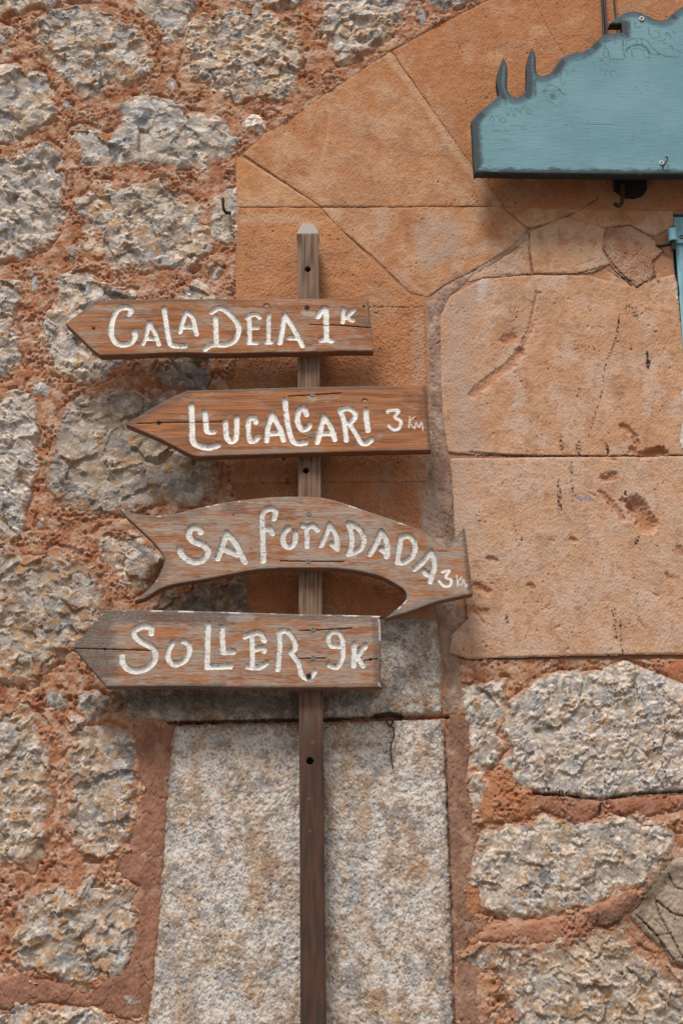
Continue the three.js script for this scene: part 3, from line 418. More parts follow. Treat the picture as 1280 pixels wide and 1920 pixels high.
// ---------------------------------------------------------------- boards: front face as a fine sheet (carving included), sides and back closed
function board(root, name, P, zf, thick, o, material) {
  const s = o.step ?? 1.05, b = boxOf(P, 3), nx = Math.ceil((b[2] - b[0]) / s) + 1, ny = Math.ceil((b[3] - b[1]) / s) + 1, n = nx * ny;
  const Z = new Float32Array(n).fill(NaN), C = new Float32Array(n * 3), XY = new Float32Array(n * 2), L = new Int16Array(n).fill(-1), r = { z: 0, c: [0, 0, 0], letter: -1 }, er = o.edge ?? 1.6;
  for (let j = 0; j < ny; j++) for (let i = 0; i < nx; i++) {
    let X = b[0] + i * s, Y = b[1] + j * s; const k = j * nx + i, d = sdPoly(P, X, Y);
    if (d < -0.72 * s) continue;
    if (d < 0.25 * s) { X = NEAR.x; Y = NEAR.y; }
    XY[k * 2] = X; XY[k * 2 + 1] = Y; const e = Math.max(0, d);
    r.z = 0; r.letter = -1; o.face(X, Y, e, r);
    const t = clamp(1 - e / er); Z[k] = zf - er * (1 - Math.sqrt(1 - t * t)) + r.z * ss(0, 1.5, e); L[k] = r.letter;
    C[k * 3] = r.c[0]; C[k * 3 + 1] = r.c[1]; C[k * 3 + 2] = r.c[2];
  }
  const ok = (k) => Z[k] === Z[k] && Z[k + 1] === Z[k + 1] && Z[k + nx] === Z[k + nx] && Z[k + nx + 1] === Z[k + nx + 1];
  const vote = (k) => { const a = [L[k], L[k + 1], L[k + nx], L[k + nx + 1]]; for (const q of a) if (q >= 0 && a.filter((v) => v === q).length >= 2) return q; return -1; };
  const geos = sheet(b[0], b[1], s, nx, ny, Z, C, ok, vote, XY);
  // sides and back
  const rows = 5, m = P.length, p = [], c = [], idx = [];
  let area = 0; for (let i = 0, j = m - 1; i < m; j = i++) area += P[j][0] * P[i][1] - P[i][0] * P[j][1];
  const Q = area > 0 ? P : [...P].reverse();
  for (let q = 0; q <= rows; q++) for (let i = 0; i < m; i++) { const zz = zf - er - (thick - er) * q / rows; p.push(Q[i][0] / 1000, Q[i][1] / 1000, zz / 1000); o.side(Q[i][0], Q[i][1], zz, r); c.push(...r.c); }
  for (let q = 0; q < rows; q++) for (let i = 0; i < m; i++) { const a = q * m + i, bb = q * m + (i + 1) % m; idx.push(a, a + m, bb, bb, a + m, bb + m); }
  let sides = new THREE.BufferGeometry(); sides.setAttribute('position', new THREE.Float32BufferAttribute(p, 3)); sides.setAttribute('color', new THREE.Float32BufferAttribute(c, 3)); sides.setIndex(idx);
  sides = sides.toNonIndexed(); sides.computeVertexNormals();
  const back = new THREE.ShapeGeometry(new THREE.Shape(P.map((q) => new THREE.Vector2(q[0] / 1000, q[1] / 1000)))); back.translate(0, 0, (zf - thick) / 1000); back.deleteAttribute('uv');
  { const cc = new Float32Array(back.attributes.position.count * 3); o.side(P[0][0], P[0][1], zf - thick, r); for (let i = 0; i < cc.length / 3; i++) cc.set(r.c, i * 3); back.setAttribute('color', new THREE.BufferAttribute(cc, 3)); }
  const front = geos.get(-1).toNonIndexed();
  add(name, mergeGeometries([front, sides, back.toNonIndexed()]), material, root);
  (o.letters ?? []).forEach((l, i) => { const g = geos.get(i); if (g) add(l.part ?? 'letter', g, M.paint, root); });
}
const BR = S(182, 120, 76), BR2 = S(150, 94, 58), OR = S(198, 126, 74), SIL = S(194, 175, 158), SIL2 = S(162, 147, 136), DKG = S(84, 76, 72), WP = S(246, 243, 238);
function woodAt(X, Y, w, r) { // colour and relief of old varnished boards gone silver along the grain
  const gx = X + w.seed * 97, wy = Y + 3 * ns(gx / 90, Y / 40) + 0.8 * ns(gx / 25, Y / 14);
  const g1 = ns(gx / 70, wy / 2.3), g2 = ns(gx / 34 + 5, wy / 1.2), g3 = ns(gx / 150, wy / 7), fleck = ns(gx / 14, wy / 2.0 + 70);
  let c = mix(BR, BR2, ss(-0.4, 0.5, g3 + 0.5 * g1)); c = mix(c, OR, 0.7 * ss(0.1, 0.5, ns(gx / 80 + 31, wy / 9)));
  const grey = ss(0.0, 0.62, w.grey + 0.8 * fbm(gx / 80 + 3, Y / 17, 4) + 0.34 * fleck + 0.12 * g1);
  c = mix(c, mix(SIL, SIL2, ss(-0.3, 0.4, g2)), grey * 0.9);
  c = mul(c, 1 + 0.08 * g1 + 0.06 * g2 + 0.06 * ns(gx / 3, Y / 1.7) + 0.14 * grain(X, Y, 11));
  const pore = ns(gx / 9, wy / 1.1 + 20); if (pore > 0.6) c = mul(c, 0.78);
  r.c = c; r.z = 0.22 * g2 + 0.25 * g1 - (pore > 0.6 ? 0.25 : 0);
}
const SIGNZ = 84, THICK = 23;
function makeSign(name, label, outline, w, writing, extra) {
  const root = thing(name, label, 'sign', 'wooden direction signs on the post');
  const P = smoothLine(toWall(pts(outline), SIGNZ), true, 7);
  const letters = writing.map(([strokes, ox, oy, s, width, o]) => {
    const lines = strokes.split('|').map((t) => smoothLine(zoomed(t, ox, oy, s).map((p) => at(p[0], p[1], SIGNZ)), false, 5));
    return { lines, r: width * s * 1.07 / 2, box: boxOf(lines.flat(), width * s / 2 + 3), paint: o?.paint, part: o?.paint ? 'painted_letter' : 'letter', alpha: o?.alpha ?? 1, dot: o?.dot };
  });
  const lines = (w.cracks ?? []).map((t) => toWall(pts(t), SIGNZ)), knots = (w.knots ?? []).map(([x, y, rr, c]) => [...at(x, y, SIGNZ), rr, c]);
  const tint = (w.tints ?? []).map(([t, ww, c, a]) => { const q = toWall(pts(t), SIGNZ); return { q, w: ww, c, a, box: boxOf(q, ww + 3) }; });
  const face = (X, Y, d, r) => {
    woodAt(X, Y, w, r);
    const eg = ss(w.edgeWidth ?? 6, 0, d + 2.4 * ns(X / 16, Y / 5)) * (w.edge ?? 0.6); r.c = mix(r.c, mix(DKG, SIL2, 0.4 + 0.4 * ns(X / 20, Y / 4)), eg);
    for (const t of tint) if (inBox(t.box, X, Y)) r.c = mix(r.c, t.c, t.a * ss(t.w, t.w * 0.35, dLine(t.q, X, Y) + t.w * 0.4 * ns(X / 18, Y / 3.5)) * (0.75 + 0.5 * ns(X / 5, Y / 1.6)));
    if (w.chips) { const top = NEAR.y > Y ? d : 99; const cn = ns(X / 43 + w.seed, 3) + 0.35 * ns(X / 13, Y / 6) - 0.1 + (w.chips - 1); if (top < 5 && cn > 0) r.c = mix(r.c, WP, 0.75 * ss(4.6, 1.5, top + 1.6 * ns(X / 5, Y / 3)) * ss(0, 0.15, cn)); }
    for (const l of lines) { const q = dLine(l, X, Y + 0.8 * ns(X / 12, 7)); if (q < 1.3) { r.z -= 2.4 * ss(1.3, 0.3, q); r.c = mix(r.c, S(44, 34, 28), 0.85 * ss(1.2, 0.4, q)); } }
    for (const k of knots) { const q = Math.hypot(X - k[0], Y - k[1]) + 0.6 * ns(X / 3, Y / 3); if (q < k[2]) { r.c = mix(r.c, k[3] ?? S(40, 32, 28), ss(k[2], k[2] * 0.4, q)); r.z -= ss(k[2], k[2] * 0.3, q) * 0.8; } }
    for (let i = 0; i < letters.length; i++) {
      const l = letters[i]; if (!inBox(l.box, X, Y)) continue;
      let q = 1e9; for (const s of l.lines) q = Math.min(q, dLine(s, X, Y)); q += 0.35 * ns(X / 5, Y / 5) + 0.2 * ns(X / 2, Y / 2);
      if (l.dot) { const e = Math.abs(q - l.r * 0.8); r.z -= 1.6 * ss(l.r, l.r * 0.8, q) - 1 * ss(l.r * 0.7, 0, q); if (e < 1) r.c = mix(r.c, S(90, 66, 50), 0.5); else if (q < l.r) r.c = mix(r.c, SIL, 0.35); continue; }
      if (q > l.r) continue;
      if (l.paint) { const a = l.alpha * ss(l.r, l.r * 0.6, q) * (0.85 + 0.4 * ns(X / 6, Y / 6)); r.c = mix(r.c, WP, clamp(a)); if (a > 0.3) r.letter = i; continue; }
      r.z -= 3.8 * ss(0, 1.5, l.r - q) - 0.25 * ns(X / 3, Y / 3) - 0.3 * grain(X, Y, 12);
      const worn = ss(0.3, 0.55, ns(X / 5.2, Y / 3.2) * 0.7 + 0.35 * ns(X / 2, Y / 2) + 0.25 * ns(X / 26, Y / 26)), rim = ss(1.3, 0.2, l.r - q);  // rim: bare wood where paint is gone, plus groove shade painted brown
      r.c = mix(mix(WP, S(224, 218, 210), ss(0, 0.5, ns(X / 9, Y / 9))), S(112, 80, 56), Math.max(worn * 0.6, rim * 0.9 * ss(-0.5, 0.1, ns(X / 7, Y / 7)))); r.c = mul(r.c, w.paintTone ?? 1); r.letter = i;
    }
    if (extra) extra(X, Y, d, r);
  };
  const side = (X, Y, z, r) => { woodAt(X + z * 3, z * 1.3 + Y * 0.2, { ...w, grey: w.grey - 0.15 }, r); r.c = mul(mix(r.c, S(96, 70, 54), 0.45), 0.9); };
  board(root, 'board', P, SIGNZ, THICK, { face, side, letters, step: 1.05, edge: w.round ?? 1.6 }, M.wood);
  for (const [x, y, m] of w.screws ?? []) screw(root, x, y, SIGNZ, m);
  return root;
}
function screw(root, px, py, z, m = M.steel) {
  const sh = new THREE.Shape(), R0 = 4.3, a = 0.8, l = 2.3; sh.absarc(0, 0, R0, 0, Math.PI * 2);
  const x = new THREE.Path([[a, a], [a, l], [-a, l], [-a, a], [-l, a], [-l, -a], [-a, -a], [-a, -l], [a, -l], [a, -a], [l, -a], [l, a]].map((q) => new THREE.Vector2(...q))); sh.holes.push(x);
  const g = new THREE.ExtrudeGeometry(sh, { depth: 1.4, bevelEnabled: true, bevelSize: 0.5, bevelThickness: 0.5, bevelSegments: 2, curveSegments: 20 }), d = new THREE.CylinderGeometry(3.9, 2, 5, 20).rotateX(Math.PI / 2).translate(0, 0, -2.4);
  for (const q of [g, d]) q.deleteAttribute('uv');
  const u = mergeGeometries([g, d.toNonIndexed()]).rotateZ(rnd() * 3).scale(0.001, 0.001, 0.001), [X, Y] = at(px, py, z);
  const s = add('screw', u, m, root); s.position.set(X / 1000, Y / 1000, (z - 0.9) / 1000);
}
const A1 = [120, 550, 0.2344], B1 = [400, 550, 0.2422], A2 = [230, 715, 0.2344], B2 = [520, 715, 0.2344], A3 = [220, 920, 0.2656], B3 = [550, 920, 0.2734], A4 = [130, 1140, 0.2344], B4 = [420, 1140, 0.2344];
makeSign('arrow_sign', 'topmost brown wooden arrow sign with carved white lettering CALA DEIA 1K', '123,607! 150,586 184,561! 260,561 420,560 560,560 690,559! 694,600 700,658! 640,658 590,660 500,661 420,663 330,661 260,664 188,666! 172,654 150,632', { seed: 3, grey: 0.14, edge: 0.55, edgeWidth: 5,
  screws: [[575.5, 576.6, M.rust], [581, 642.7]], cracks: ['580,608.5 640,610 698,615'], knots: [[176, 616, 5], [682, 575, 4.5], [671, 612.5, 2.5], [556, 579, 1.5]],
  tints: [['150,588 184,563 300,562 420,562', 7, S(98, 92, 88), 0.6], ['672,600 690,606', 12, S(74, 96, 88), 0.6], ['692,570 697,610', 7, S(70, 58, 50), 0.7], ['568,586 588,588', 7, S(206, 194, 182), 0.8], ['574,655 588,652', 6, S(200, 188, 174), 0.6], ['660,588 690,600', 16, S(120, 70, 44), 0.4], ['440,585 490,583', 10, S(190, 180, 170), 0.6]] }, [
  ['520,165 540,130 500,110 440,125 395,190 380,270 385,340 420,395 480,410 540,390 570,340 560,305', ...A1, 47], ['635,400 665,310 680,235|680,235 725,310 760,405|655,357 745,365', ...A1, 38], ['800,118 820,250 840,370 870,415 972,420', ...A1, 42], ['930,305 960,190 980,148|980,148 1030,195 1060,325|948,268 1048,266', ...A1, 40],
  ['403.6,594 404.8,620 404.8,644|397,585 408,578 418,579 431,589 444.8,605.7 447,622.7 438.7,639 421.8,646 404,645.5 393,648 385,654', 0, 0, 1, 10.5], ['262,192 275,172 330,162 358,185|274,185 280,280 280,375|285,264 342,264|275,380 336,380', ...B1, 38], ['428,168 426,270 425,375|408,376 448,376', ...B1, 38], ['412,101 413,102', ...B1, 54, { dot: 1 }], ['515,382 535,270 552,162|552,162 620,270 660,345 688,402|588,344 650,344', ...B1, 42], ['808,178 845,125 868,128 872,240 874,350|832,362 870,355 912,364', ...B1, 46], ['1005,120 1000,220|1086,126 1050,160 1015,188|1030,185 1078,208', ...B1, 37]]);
makeSign('arrow_sign', 'orange brown wooden arrow sign, second from the top, with carved white lettering LLUCALCARI', '236,796! 277,770 315,748 352,732! 430,730 520,727 660,724 799,721! 803,780 808,844! 700,846 614,848 520,851 420,854 371,856! 352,850 300,823', { seed: 8, grey: -0.04, edge: 0.6, edgeWidth: 6,
  screws: [[585.6, 739.5], [581.4, 816]], cracks: ['258,794 330,792 420,791', '541,743 640,737'], knots: [[298, 793.5, 6], [778, 785, 2.6]],
  tints: [['236,797 300,760 352,735', 16, S(98, 90, 84), 0.6], ['765,745 792,745 792,775', 16, S(112, 62, 40), 0.55], ['352,733 520,729 700,725', 7, S(112, 100, 92), 0.7], ['583,744 586,748', 9, S(196, 178, 160), 0.7], ['795,725 805,840', 5, S(88, 78, 66), 0.8], ['380,850 520,846 600,842', 8, S(170, 158, 148), 0.6]] }, [
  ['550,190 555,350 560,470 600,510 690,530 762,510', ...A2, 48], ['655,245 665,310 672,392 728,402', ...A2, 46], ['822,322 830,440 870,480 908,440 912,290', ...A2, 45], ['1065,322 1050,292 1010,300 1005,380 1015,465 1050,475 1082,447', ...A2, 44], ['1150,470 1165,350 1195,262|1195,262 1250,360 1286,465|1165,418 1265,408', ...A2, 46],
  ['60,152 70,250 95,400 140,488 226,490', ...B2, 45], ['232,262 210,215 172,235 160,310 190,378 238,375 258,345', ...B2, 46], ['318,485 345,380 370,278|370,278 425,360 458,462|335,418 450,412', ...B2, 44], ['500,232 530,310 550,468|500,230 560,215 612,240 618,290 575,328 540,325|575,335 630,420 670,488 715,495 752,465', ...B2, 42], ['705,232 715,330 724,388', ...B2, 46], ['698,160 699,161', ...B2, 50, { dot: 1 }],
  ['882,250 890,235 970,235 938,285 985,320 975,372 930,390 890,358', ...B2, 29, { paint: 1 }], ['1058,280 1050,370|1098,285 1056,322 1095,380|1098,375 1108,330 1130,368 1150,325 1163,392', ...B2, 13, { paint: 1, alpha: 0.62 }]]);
makeSign('fish_sign', 'greyed wooden fish shaped sign with carved white lettering SA FORADADA', '224,952! 246,961 281,966 321,965 369,953 422,942 470,936 512,932 560,931 591,932 618,936 640,942 687,958 741,976 782,992 812,1011 836,1024! 850,1010 870,988! 875,1024 886,1114! 823,1127 769,1146 722,1160! 741,1144 758,1128 762,1118 757,1106 741,1095 714,1081 673,1071 632,1066 577,1065 525,1065 475,1069 432,1077 390,1085 347,1092 321,1097 297,1106 273,1121 252,1127! 283,1100 300,1076 310,1050! 302,1034 286,1015 257,987 236,968', { seed: 14, paintTone: 0.8, grey: 0.36, edge: 0.5, edgeWidth: 7, chips: 0.85,
  screws: [[578.7, 963.2], [578, 1051.8]], cracks: ['525,1052 600,1053 645,1053'], knots: [[438, 966, 2.4], [470, 1029, 1.6]],
  tints: [['228,955 260,968 320,972 380,962', 9, S(104, 100, 98), 0.55], ['256,1126 285,1105 310,1055', 18, S(116, 110, 104), 0.6], ['870,992 882,1112', 8, S(74, 66, 62), 0.75], ['426,955 455,952', 14, S(90, 68, 56), 0.7], ['840,1022 868,995', 9, S(110, 104, 98), 0.6], ['730,1155 770,1140 830,1120', 9, S(120, 116, 110), 0.55], ['440,960 540,958', 14, S(160, 98, 62), 0.4]] }, [
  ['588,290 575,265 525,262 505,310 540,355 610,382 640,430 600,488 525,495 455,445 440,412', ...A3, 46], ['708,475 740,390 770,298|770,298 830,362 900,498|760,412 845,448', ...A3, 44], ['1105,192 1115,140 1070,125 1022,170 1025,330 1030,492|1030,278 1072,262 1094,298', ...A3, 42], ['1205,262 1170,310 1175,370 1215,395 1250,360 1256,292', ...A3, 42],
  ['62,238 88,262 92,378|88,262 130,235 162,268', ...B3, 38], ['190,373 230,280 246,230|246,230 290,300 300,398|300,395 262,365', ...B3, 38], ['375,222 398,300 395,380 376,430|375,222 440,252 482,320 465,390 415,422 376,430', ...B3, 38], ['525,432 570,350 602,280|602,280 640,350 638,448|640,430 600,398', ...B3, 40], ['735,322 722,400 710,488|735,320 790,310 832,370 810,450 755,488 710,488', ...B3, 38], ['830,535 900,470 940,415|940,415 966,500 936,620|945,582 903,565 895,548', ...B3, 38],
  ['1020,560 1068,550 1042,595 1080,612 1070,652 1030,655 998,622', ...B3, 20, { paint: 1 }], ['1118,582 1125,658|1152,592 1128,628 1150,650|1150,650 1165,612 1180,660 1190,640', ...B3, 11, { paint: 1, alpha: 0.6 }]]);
makeSign('arrow_sign', 'lowest wooden arrow sign, dark grey at its point, with carved white lettering SOLLER 9K', '138,1216! 165,1181 196,1143! 317,1144 430,1147 560,1151 704,1154 712,1161 714,1210 712,1279 704,1289 560,1290 420,1289 317,1288 200,1288! 172,1257', { seed: 21, paintTone: 0.88, grey: 0.34, edge: 0.75, edgeWidth: 8, chips: 1, round: 3,
  screws: [[586.9, 1179.8], [587.2, 1233], [578.7, 1267.7, M.rust]], cracks: ['140,1216 210,1217.5 285,1220', '560,1235 610,1234', '682,1239 708,1235', '560,1183 660,1178'], knots: [[197, 1217.5, 4, S(48, 34, 28)], [694, 1236.5, 4]],
  tints: [['150,1216 190,1180 195,1255 160,1216', 34, S(92, 88, 86), 0.85], ['195,1152 320,1155 430,1160', 19, S(94, 88, 85), 0.85], ['430,1157 560,1158 700,1162', 9, S(112, 102, 94), 0.65], ['704,1165 708,1280', 10, S(96, 82, 72), 0.7], ['300,1287 420,1285', 7, S(64, 60, 58), 0.6], ['430,1160 470,1158', 8, S(196, 194, 192), 0.6]] }, [
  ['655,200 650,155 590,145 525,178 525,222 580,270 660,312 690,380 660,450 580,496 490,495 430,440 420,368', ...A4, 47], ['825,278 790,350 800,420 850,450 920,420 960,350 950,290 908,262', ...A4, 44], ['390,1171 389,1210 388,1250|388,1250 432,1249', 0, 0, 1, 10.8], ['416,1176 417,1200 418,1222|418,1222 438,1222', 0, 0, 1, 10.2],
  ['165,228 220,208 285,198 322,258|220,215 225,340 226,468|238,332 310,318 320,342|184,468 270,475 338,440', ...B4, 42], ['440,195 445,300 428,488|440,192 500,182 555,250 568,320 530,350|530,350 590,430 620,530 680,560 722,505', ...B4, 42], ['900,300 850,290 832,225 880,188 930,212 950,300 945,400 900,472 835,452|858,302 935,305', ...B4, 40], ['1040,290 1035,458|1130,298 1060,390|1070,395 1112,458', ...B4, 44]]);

// ---------------------------------------------------------------- the post behind the signs
{
  const root = thing('wooden_post', 'tall square wooden post standing against the wall behind the four signs', 'post'), zf = SIGNZ - THICK - 0.5, D = 40;
  const T = [at(557, 438, zf), at(597, 438, zf)], B = [at(563, 1920, zf), at(611, 1920, zf)], yB = 0;
  const ext = (t, b) => { const k = (yB - t[1]) / (b[1] - t[1]); return [t[0] + (b[0] - t[0]) * k, yB]; };
  const P = [[T[0][0], T[0][1]], ext(T[0], B[0]), ext(T[1], B[1]), [T[1][0], T[1][1]]];
  const holes = [[577, 505, 5.2], [573.5, 882, 5.5], [581, 1427, 6]].map(([x, y, r]) => [...at(x, y, zf), r]), rusts = [[586, 1391], [579, 1496], [581.5, 1557]].map(([x, y]) => at(x, y, zf)), yTop = T[0][1], yMid = at(580, 1300, zf)[1];
  const col = (X, Y, zz, r) => {
    const gx = X + 3 * ns(X / 30, Y / 260) , g = ns(gx / 1.7, Y / 130), g2 = ns(gx / 3.6 + 9, Y / 200), g3 = ns(gx / 9, Y / 60);
    const dark = ss(yMid + 60, yMid - 120, Y), grey = ss(0.0, 0.5, 0.35 + 0.5 * g2 + 0.4 * g3);
    let c = mix(S(104, 72, 52), S(146, 118, 96), grey); c = mix(c, mix(S(88, 56, 40), S(66, 45, 36), ss(-.3, .4, g3)), dark * 0.96);
    
    c = mul(c, 1 + 0.22 * g + 0.12 * g2); if (g > 0.45) c = mul(c, 0.72);
    r.c = c; r.z = 0.35 * g + 0.2 * g2;
  };
  const face = (X, Y, d, r) => {
    col(X, Y, 0, r);
    for (const [x, y, q] of holes) { const e = Math.hypot(X - x, Y - y); if (e < q + 1) { r.z -= 14 * ss(q + 0.3, q - 1.2, e); r.c = mix(r.c, S(34, 24, 20), ss(q + 0.5, q - 0.8, e)); } }
    for (const [x, y] of rusts) { const e = Math.hypot(X - x, Y - y) + ns(X / 2, Y / 2); if (e < 3) { r.c = mix(r.c, S(146, 78, 44), 0.8); r.z -= 0.8 * ss(2.6, 1, e); } }
  };
  board(root, 'shaft', P.map((q) => [...q]).reduce((a, q, i, all) => { const n = all[(i + 1) % all.length], m = 24; for (let k = 0; k < m; k++) a.push([q[0] + (n[0] - q[0]) * k / m, q[1] + (n[1] - q[1]) * k / m]); return a; }, []), zf, D, { face, side: col, step: 1.6, edge: 2.2 }, M.wood);
  // chamfered top, bleached pale
  const w0 = T[1][0] - T[0][0], h = at(577, 420, zf)[1] - T[0][1], cx = (T[0][0] + T[1][0]) / 2, shp = new THREE.Shape([[-w0 / 2 + 0.6, 0], [w0 / 2 - 0.6, 0], [w0 / 2 - 2, h * 0.25], [w0 * 0.22, h * 0.96], [0, h], [-w0 * 0.2, h * 0.97], [-w0 / 2 + 3, h * 0.3]].map((q) => new THREE.Vector2(...q)));
  const cap = new THREE.ExtrudeGeometry(shp, { depth: D - 9, bevelEnabled: true, bevelSize: 1.6, bevelThickness: 3, bevelSegments: 3 }); cap.translate(cx, T[0][1] + 1.4, zf - D + 4); cap.deleteAttribute('uv');
  const p = cap.attributes.position, cc = new Float32Array(p.count * 3); for (let i = 0; i < p.count; i++) cc.set(mul(S(206, 192, 184), 1 + 0.16 * ns(p.getX(i) / 4, p.getY(i) / 4)), i * 3);
  cap.setAttribute('color', new THREE.BufferAttribute(cc, 3)); cap.scale(0.001, 0.001, 0.001); add('post_cap', cap, M.wood, root);
}

// ---------------------------------------------------------------- teal board at upper right
const tube = (list, r, seg = 40, caps = true) => { // list of [x, y, z] millimetres
  const V = list.map((q) => new THREE.Vector3(q[0], q[1], q[2]).multiplyScalar(0.001)), c = new THREE.CatmullRomCurve3(V, false, 'centripetal'), g = [new THREE.TubeGeometry(c, seg, r / 1000, 10)];
  if (caps) for (const v of [V[0], V[V.length - 1]]) g.push(new THREE.SphereGeometry(r / 1000, 10, 8).translate(v.x, v.y, v.z));
  return mergeGeometries(g);
};
const on = (px, py, z) => [...at(px, py, z), z];
{
  const root = thing('teal_board', 'teal painted wooden board with a silhouette cut top of spires, hills and bird', 'sign board'), zf = 84, thick = 20;
  const outline = '883,226! 897,210 914,196 934,179! 934,175 930,153 932,135 938,118 943,107! 949,119 951,138 950,160 955,175 966,181 977,178 984,168 986,147 986,122 989,106 996,89! 1002,99 1004,112 1004,127 1008,138 1017,141 1030,136 1038,127 1049,111 1063,102 1080,97 1092,96 1106,87 1117,75 1131,65 1147,61 1166,61! 1164,45! 1141,45! 1150,36 1163,27 1175,22 1189,20 1203,24 1216,30 1228,36 1239,37 1250,33 1261,23 1274,14 1292,5 1320,-8 1360,-10 1410,20! 1412,326! 1200,327 1040,326 893,324! 888,318';
  const P = smoothLine(toWall(pts(outline), zf), true, 6);
  const ink = []; const draw = (t, w = 2.4, a = 0.75) => { for (const q of t.split('|')) { const l = smoothLine(toWall(pts(q), zf), false, 4); ink.push({ l, w, a, box: boxOf(l, w + 2) }); } };
  const T = (t, ox, oy, s) => t.split('|').map((q) => zoomed(q, ox, oy, s).map((p) => `${p[0]},${p[1]}`).join(' ')).join('|');
  const t1 = [880, 60, 0.15625], t2 = [1080, 0, 0.15625];
  draw(T('395,700 425,780 430,870', ...t1), 4); draw(T('800,560 780,620 790,680 785,760', ...t1), 4); draw(T('880,705 970,630 1080,690|880,710 1080,700|880,710 900,745|1080,690 1110,740 1150,750', ...t1), 2.2); draw(T('975,760 995,750 1015,780 1010,795 980,790', ...t1), 5); draw(T('920,770 930,820 980,840 1020,880|1060,840 1090,850', ...t1), 1.8, .5); draw(T('1115,440 1090,500 1090,590 1115,640 1145,590|1150,450 1170,515|1260,430 1230,490', ...t1), 1.8, .6);
  draw(T('235,1060 255,1030 285,1040 285,1075 250,1085 235,1060|265,1020 270,990|275,1010 350,1010 375,1000|360,1060 390,1030 430,1045 430,1080 380,1085 360,1060|350,1020 365,1060|430,960 445,990 470,980|440,1000 470,990|485,920 510,960 520,1010 545,1015 540,985 500,995|555,910 580,960 610,960|590,930 610,975|620,940 640,900 680,920|650,880 680,880|680,960 700,930 735,940 735,970 700,985 680,960', ...t1), 1.5, .7); draw(T('310,1180 400,1200 480,1190|480,1130 560,1120 660,1150', ...t1), 2, .35);
  draw(T('340,480 335,600 300,740|370,580 385,650 405,720|350,500 440,480 465,510 460,430|590,560 600,440|560,480 555,600 590,700|590,610 640,560 720,540 800,550 850,600 900,655 990,655|610,490 680,465 770,465 850,490 900,560 990,650|720,480 720,540|780,480 790,545|660,600 670,690|680,590 750,580 810,600|800,640 820,690 880,690|410,710 560,715|990,640 1080,680 1230,685|640,260 640,350|700,270 700,330 780,320', ...t2), 2.2, .7);
  draw(T('590,620 640,565 720,540 790,545 850,590 870,640', ...t2), 4, .6); draw(T('865,330 870,400 920,460 990,440 980,380 940,370|1060,410 1090,390 1120,430 1130,465|1140,370 1190,410|985,490 1040,490 1050,520 1080,520|1095,555 1140,555 1160,595 1210,600 1250,640', ...t2), 2, .65); draw(T('190,740 220,800|360,790 380,780|290,850 380,850 420,910|340,870 350,910|420,850 470,855', ...t2), 2, .45); draw(T('0,720 80,700 130,660 190,630 240,600 290,560', ...t2), 4, .5); draw('1215,80 1216,200|1165,205 1250,207', 1.2, .12);
  draw('925,245 955,246|932,263 955,262|935,280 968,281', 2.4, .4); draw('1085,232 1150,234 1165,236|1090,262 1120,268', 1, .4);
  const scar = toWall(pts('1085,233 1160,236'), zf);
  const D1 = S(34, 44, 49), E1 = S(60, 80, 90);
  const face = (X, Y, d, r) => {
    const b = ns(X / 45, Y / 2.2), b2 = ns(X / 20, Y / 1.3 + 9), l = fbm(X / 130, Y / 90);
    let c = mix(S(98, 142, 152), S(112, 154, 164), ss(-0.4, 0.4, l + 0.3 * b)); c = mul(c, 1 + 0.03 * b + 0.025 * b2 + 0.04 * ns(X / 4, Y / 4));
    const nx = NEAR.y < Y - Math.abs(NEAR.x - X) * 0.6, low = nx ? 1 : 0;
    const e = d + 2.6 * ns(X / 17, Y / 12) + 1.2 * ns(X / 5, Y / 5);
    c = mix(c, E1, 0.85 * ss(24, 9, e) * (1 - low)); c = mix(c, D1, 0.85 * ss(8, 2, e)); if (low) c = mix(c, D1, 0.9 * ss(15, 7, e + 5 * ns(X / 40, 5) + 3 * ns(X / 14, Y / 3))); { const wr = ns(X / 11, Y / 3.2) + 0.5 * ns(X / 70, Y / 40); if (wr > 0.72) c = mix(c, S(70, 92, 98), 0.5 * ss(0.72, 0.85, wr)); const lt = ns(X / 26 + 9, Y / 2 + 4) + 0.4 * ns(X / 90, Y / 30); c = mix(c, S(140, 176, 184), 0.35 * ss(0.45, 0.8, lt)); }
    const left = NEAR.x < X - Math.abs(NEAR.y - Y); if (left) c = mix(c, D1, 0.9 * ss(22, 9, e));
    for (const q of ink) if (inBox(q.box, X, Y)) { const a = dLine(q.l, X, Y) + 0.5 * ns(X / 4, Y / 4); if (a < q.w) c = mix(c, D1, q.a * 0.9 * (0.7 + 0.6 * ns(X / 7, Y / 7)) * ss(q.w, q.w * 0.35, a)); }
    if (ns(X / 3.2, Y / 3.2) > 0.86) c = mul(c, 0.8);
    r.c = c; r.z = 0.12 * b + 0.08 * b2 - 0.5 * ss(1, .2, dLine(scar, X, Y + ns(X / 9, 1)));
  };
  const side = (X, Y, z, r) => { r.c = mul(mix(D1, S(30, 34, 36), 0.5 + 0.4 * ns(X / 20, z / 3)), 0.9); };
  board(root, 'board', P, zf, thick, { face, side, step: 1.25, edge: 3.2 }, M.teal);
  const ring = (px, py, z, r0) => { const g = new THREE.TorusGeometry(r0 / 1000, r0 * 0.36 / 1000, 10, 22), [x, y] = at(px, py, z), m = add('screw_eye', g, M.white, root); m.position.set(x / 1000, y / 1000, (z + 2) / 1000); const s = add('eye_shank', new THREE.CylinderGeometry(r0 * 0.5 / 1000, r0 * 0.5 / 1000, 0.006, 12).rotateX(Math.PI / 2), M.rust, root); s.position.set(x / 1000, y / 1000, (z - 1) / 1000); };
  ring(1201.5, 36, zf, 3.9); ring(1239, 306, zf, 3.4);
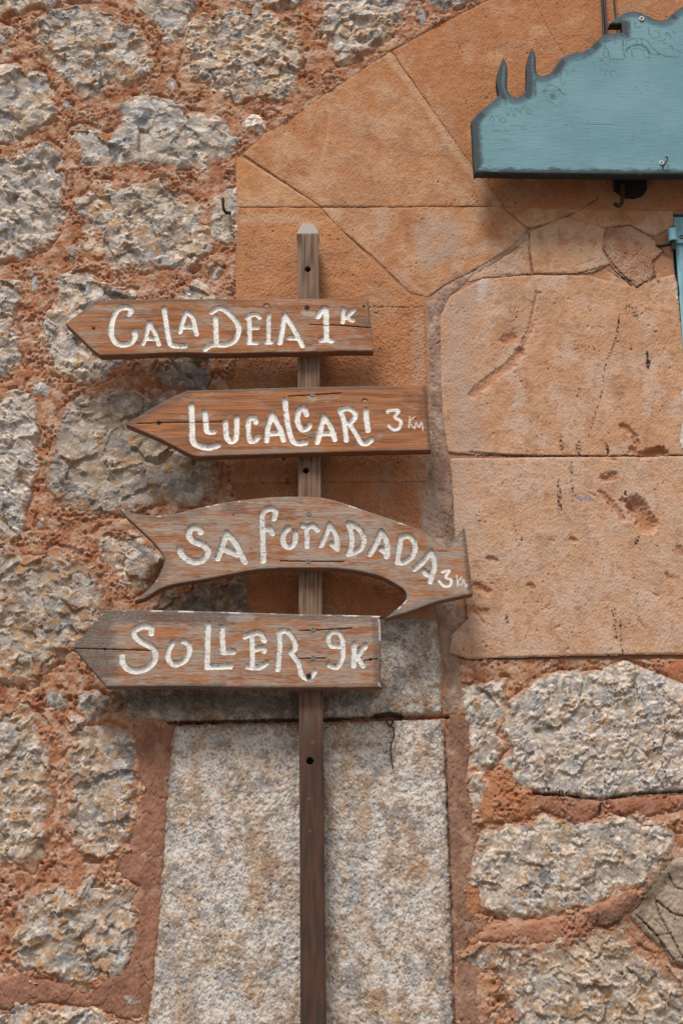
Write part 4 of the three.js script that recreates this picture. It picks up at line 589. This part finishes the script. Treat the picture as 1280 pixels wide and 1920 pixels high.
  add('bent_nail', tube([on(1240, 317, zf - 2), on(1242, 313, zf + 3), on(1247, 305, zf + 9), on(1250, 299, zf + 10), on(1249.5, 294, zf + 9), on(1247, 295, zf + 8)], 1.3, 30), M.rust, root);
}
{ // iron bracket below it, with a curled hook
  const root = thing('iron_bracket', 'dark iron bracket with curled hook half hidden under the teal board', 'bracket'), z = 34;
  const s = new THREE.Shape(toWall(pts('1152,315 1212,315 1211,354 1203,363 1188,367 1172,365 1152,352'), 14).map((q) => new THREE.Vector2(q[0], q[1])));
  const g = new THREE.ExtrudeGeometry(s, { depth: 12, bevelEnabled: true, bevelSize: 1.2, bevelThickness: 2, bevelSegments: 2 }).scale(0.001, 0.001, 0.001); add('plate', g, M.iron, root);
  add('hook', tube([on(1166, 346, 8), on(1166, 358, 22), on(1166, 370, 26), on(1164, 381, 30), on(1158, 386, 34), on(1153, 383, 37)], 4.4, 40), M.rust, root);
}
{ // small iron hook let into the stone
  const h = add('wall_hook', tube([on(432, 398, -6), on(429, 399, 14), on(424, 399, 24), on(420, 393, 28), on(418.5, 384, 28), on(418, 373, 27)], 3.1, 40), M.iron);
  h.userData = { label: 'small dark iron hook let into pale stone beside the sandstone edge', category: 'hook' };
}
// cables dropping behind the teal board
for (const [list, r, label] of [[[[1127.5, -60], [1128, 0], [1130, 40], [1132, 90], [1134, 250]], 2.9, 'thick black cable, leftmost of three running behind the teal board'], [[[1130, -60], [1131.5, 0], [1134, 35], [1137.5, 64], [1141, 250]], 2.3, 'middle black cable of three, touching the thick one behind the teal board'], [[[1149, -60], [1150, 0], [1153, 30], [1157, 64], [1160, 250]], 2.0, 'thin black cable running alone behind the beak of the board bird']]) {
  const c = add('cable', tube(list.map((q, i) => on(q[0], q[1], 12 + (r < 2.5 ? 3 : 0) + (i % 2) * 1.5)), r, 50), M.rubber); c.userData = { label, category: 'cable', group: 'cables behind the teal board' };
}
{ // rusty wire in the granite joint
  const w = add('rusty_wire', mergeGeometries([tube([on(718, 1340, 4), on(726, 1344, 14), on(733, 1349, 18), on(737, 1352, 16), on(735, 1356, 15), on(731, 1362, 15)], 1.9, 30), tube([on(725, 1350, 8), on(727, 1358, 14), on(731, 1362, 16), on(736, 1364, 17), on(738, 1372, 17), on(738, 1380, 17), on(734, 1392, 18), on(732, 1408, 18), on(733, 1424, 18), on(737, 1441, 19)], 1.35, 60)]), M.rust);
  w.userData = { label: 'thin rusty wire hanging from the joint between the granite blocks', category: 'wire' };
}
{ // shutter at the right edge
  const root = thing('window_shutter', 'pale teal painted wooden window shutter with hinge at the right edge', 'shutter'), zf = 6;
  const a = at(1262, 406, zf), b = at(1281, 668, zf), k = (at(0, 995, zf)[1] - a[1]) / (b[1] - a[1]), x1 = a[0] + (b[0] - a[0]) * k, yb = at(0, 995, zf)[1];
  const P0 = [[a[0], a[1]], [x1, yb], [x1 + 170, yb], [a[0] + 170, a[1]]], P = P0.reduce((o, q, i) => { const n = P0[(i + 1) % 4]; for (let t = 0; t < 20; t++) o.push([q[0] + (n[0] - q[0]) * t / 20, q[1] + (n[1] - q[1]) * t / 20]); return o; }, []);
  const face = (X, Y, d, r) => { const g = ns(X / 2.4, Y / 70), l = fbm(X / 20, Y / 60); let c = mix(S(112, 164, 176), S(138, 184, 192), ss(-.3, .3, l + .4 * g)); if (fbm(X / 7 + 40, Y / 14) > 0.34) c = mix(c, S(74, 84, 84), 0.7); r.c = mul(c, 1 + 0.08 * g); r.z = 0.3 * g; };
  const side = (X, Y, z, r) => { r.c = S(86, 120, 128); };
  board(root, 'panel', P, zf, 34, { face, side, step: 3, edge: 2 }, M.teal);
  const paint = Object.assign(new THREE.MeshStandardMaterial({ color: new THREE.Color(...S(122, 170, 184)), roughness: 0.6 }), { name: 'teal painted iron' });
  const h = at(1260, 441, zf + 12), hinge = mergeGeometries([new THREE.CylinderGeometry(0.0085, 0.0085, 0.026, 20).translate(0, 0, 0), new THREE.BoxGeometry(0.12, 0.026, 0.004, 1, 1, 1).translate(0.06, 0, -0.009)]);
  const hm = add('hinge', hinge, paint, root); hm.position.set(h[0] / 1000, h[1] / 1000, (zf + 12) / 1000);
  const sc = at(1277, 444, zf + 6), rg = add('hinge_screw', new THREE.TorusGeometry(0.0034, 0.0011, 8, 20), M.rust, hm); rg.position.set((sc[0] - h[0]) / 1000, (sc[1] - h[1]) / 1000, -0.0066);
  add('pintle', mergeGeometries([tube([on(1224, 462, -2), on(1240, 461, 8), on(1262, 456, 17)], 3.4, 20), new THREE.CylinderGeometry(0.0045, 0.0045, 0.05, 12).translate(h[0] / 1000, h[1] / 1000 - 0.008, (zf + 12) / 1000)]), M.iron, root);
}
renderer.render(scene, camera);
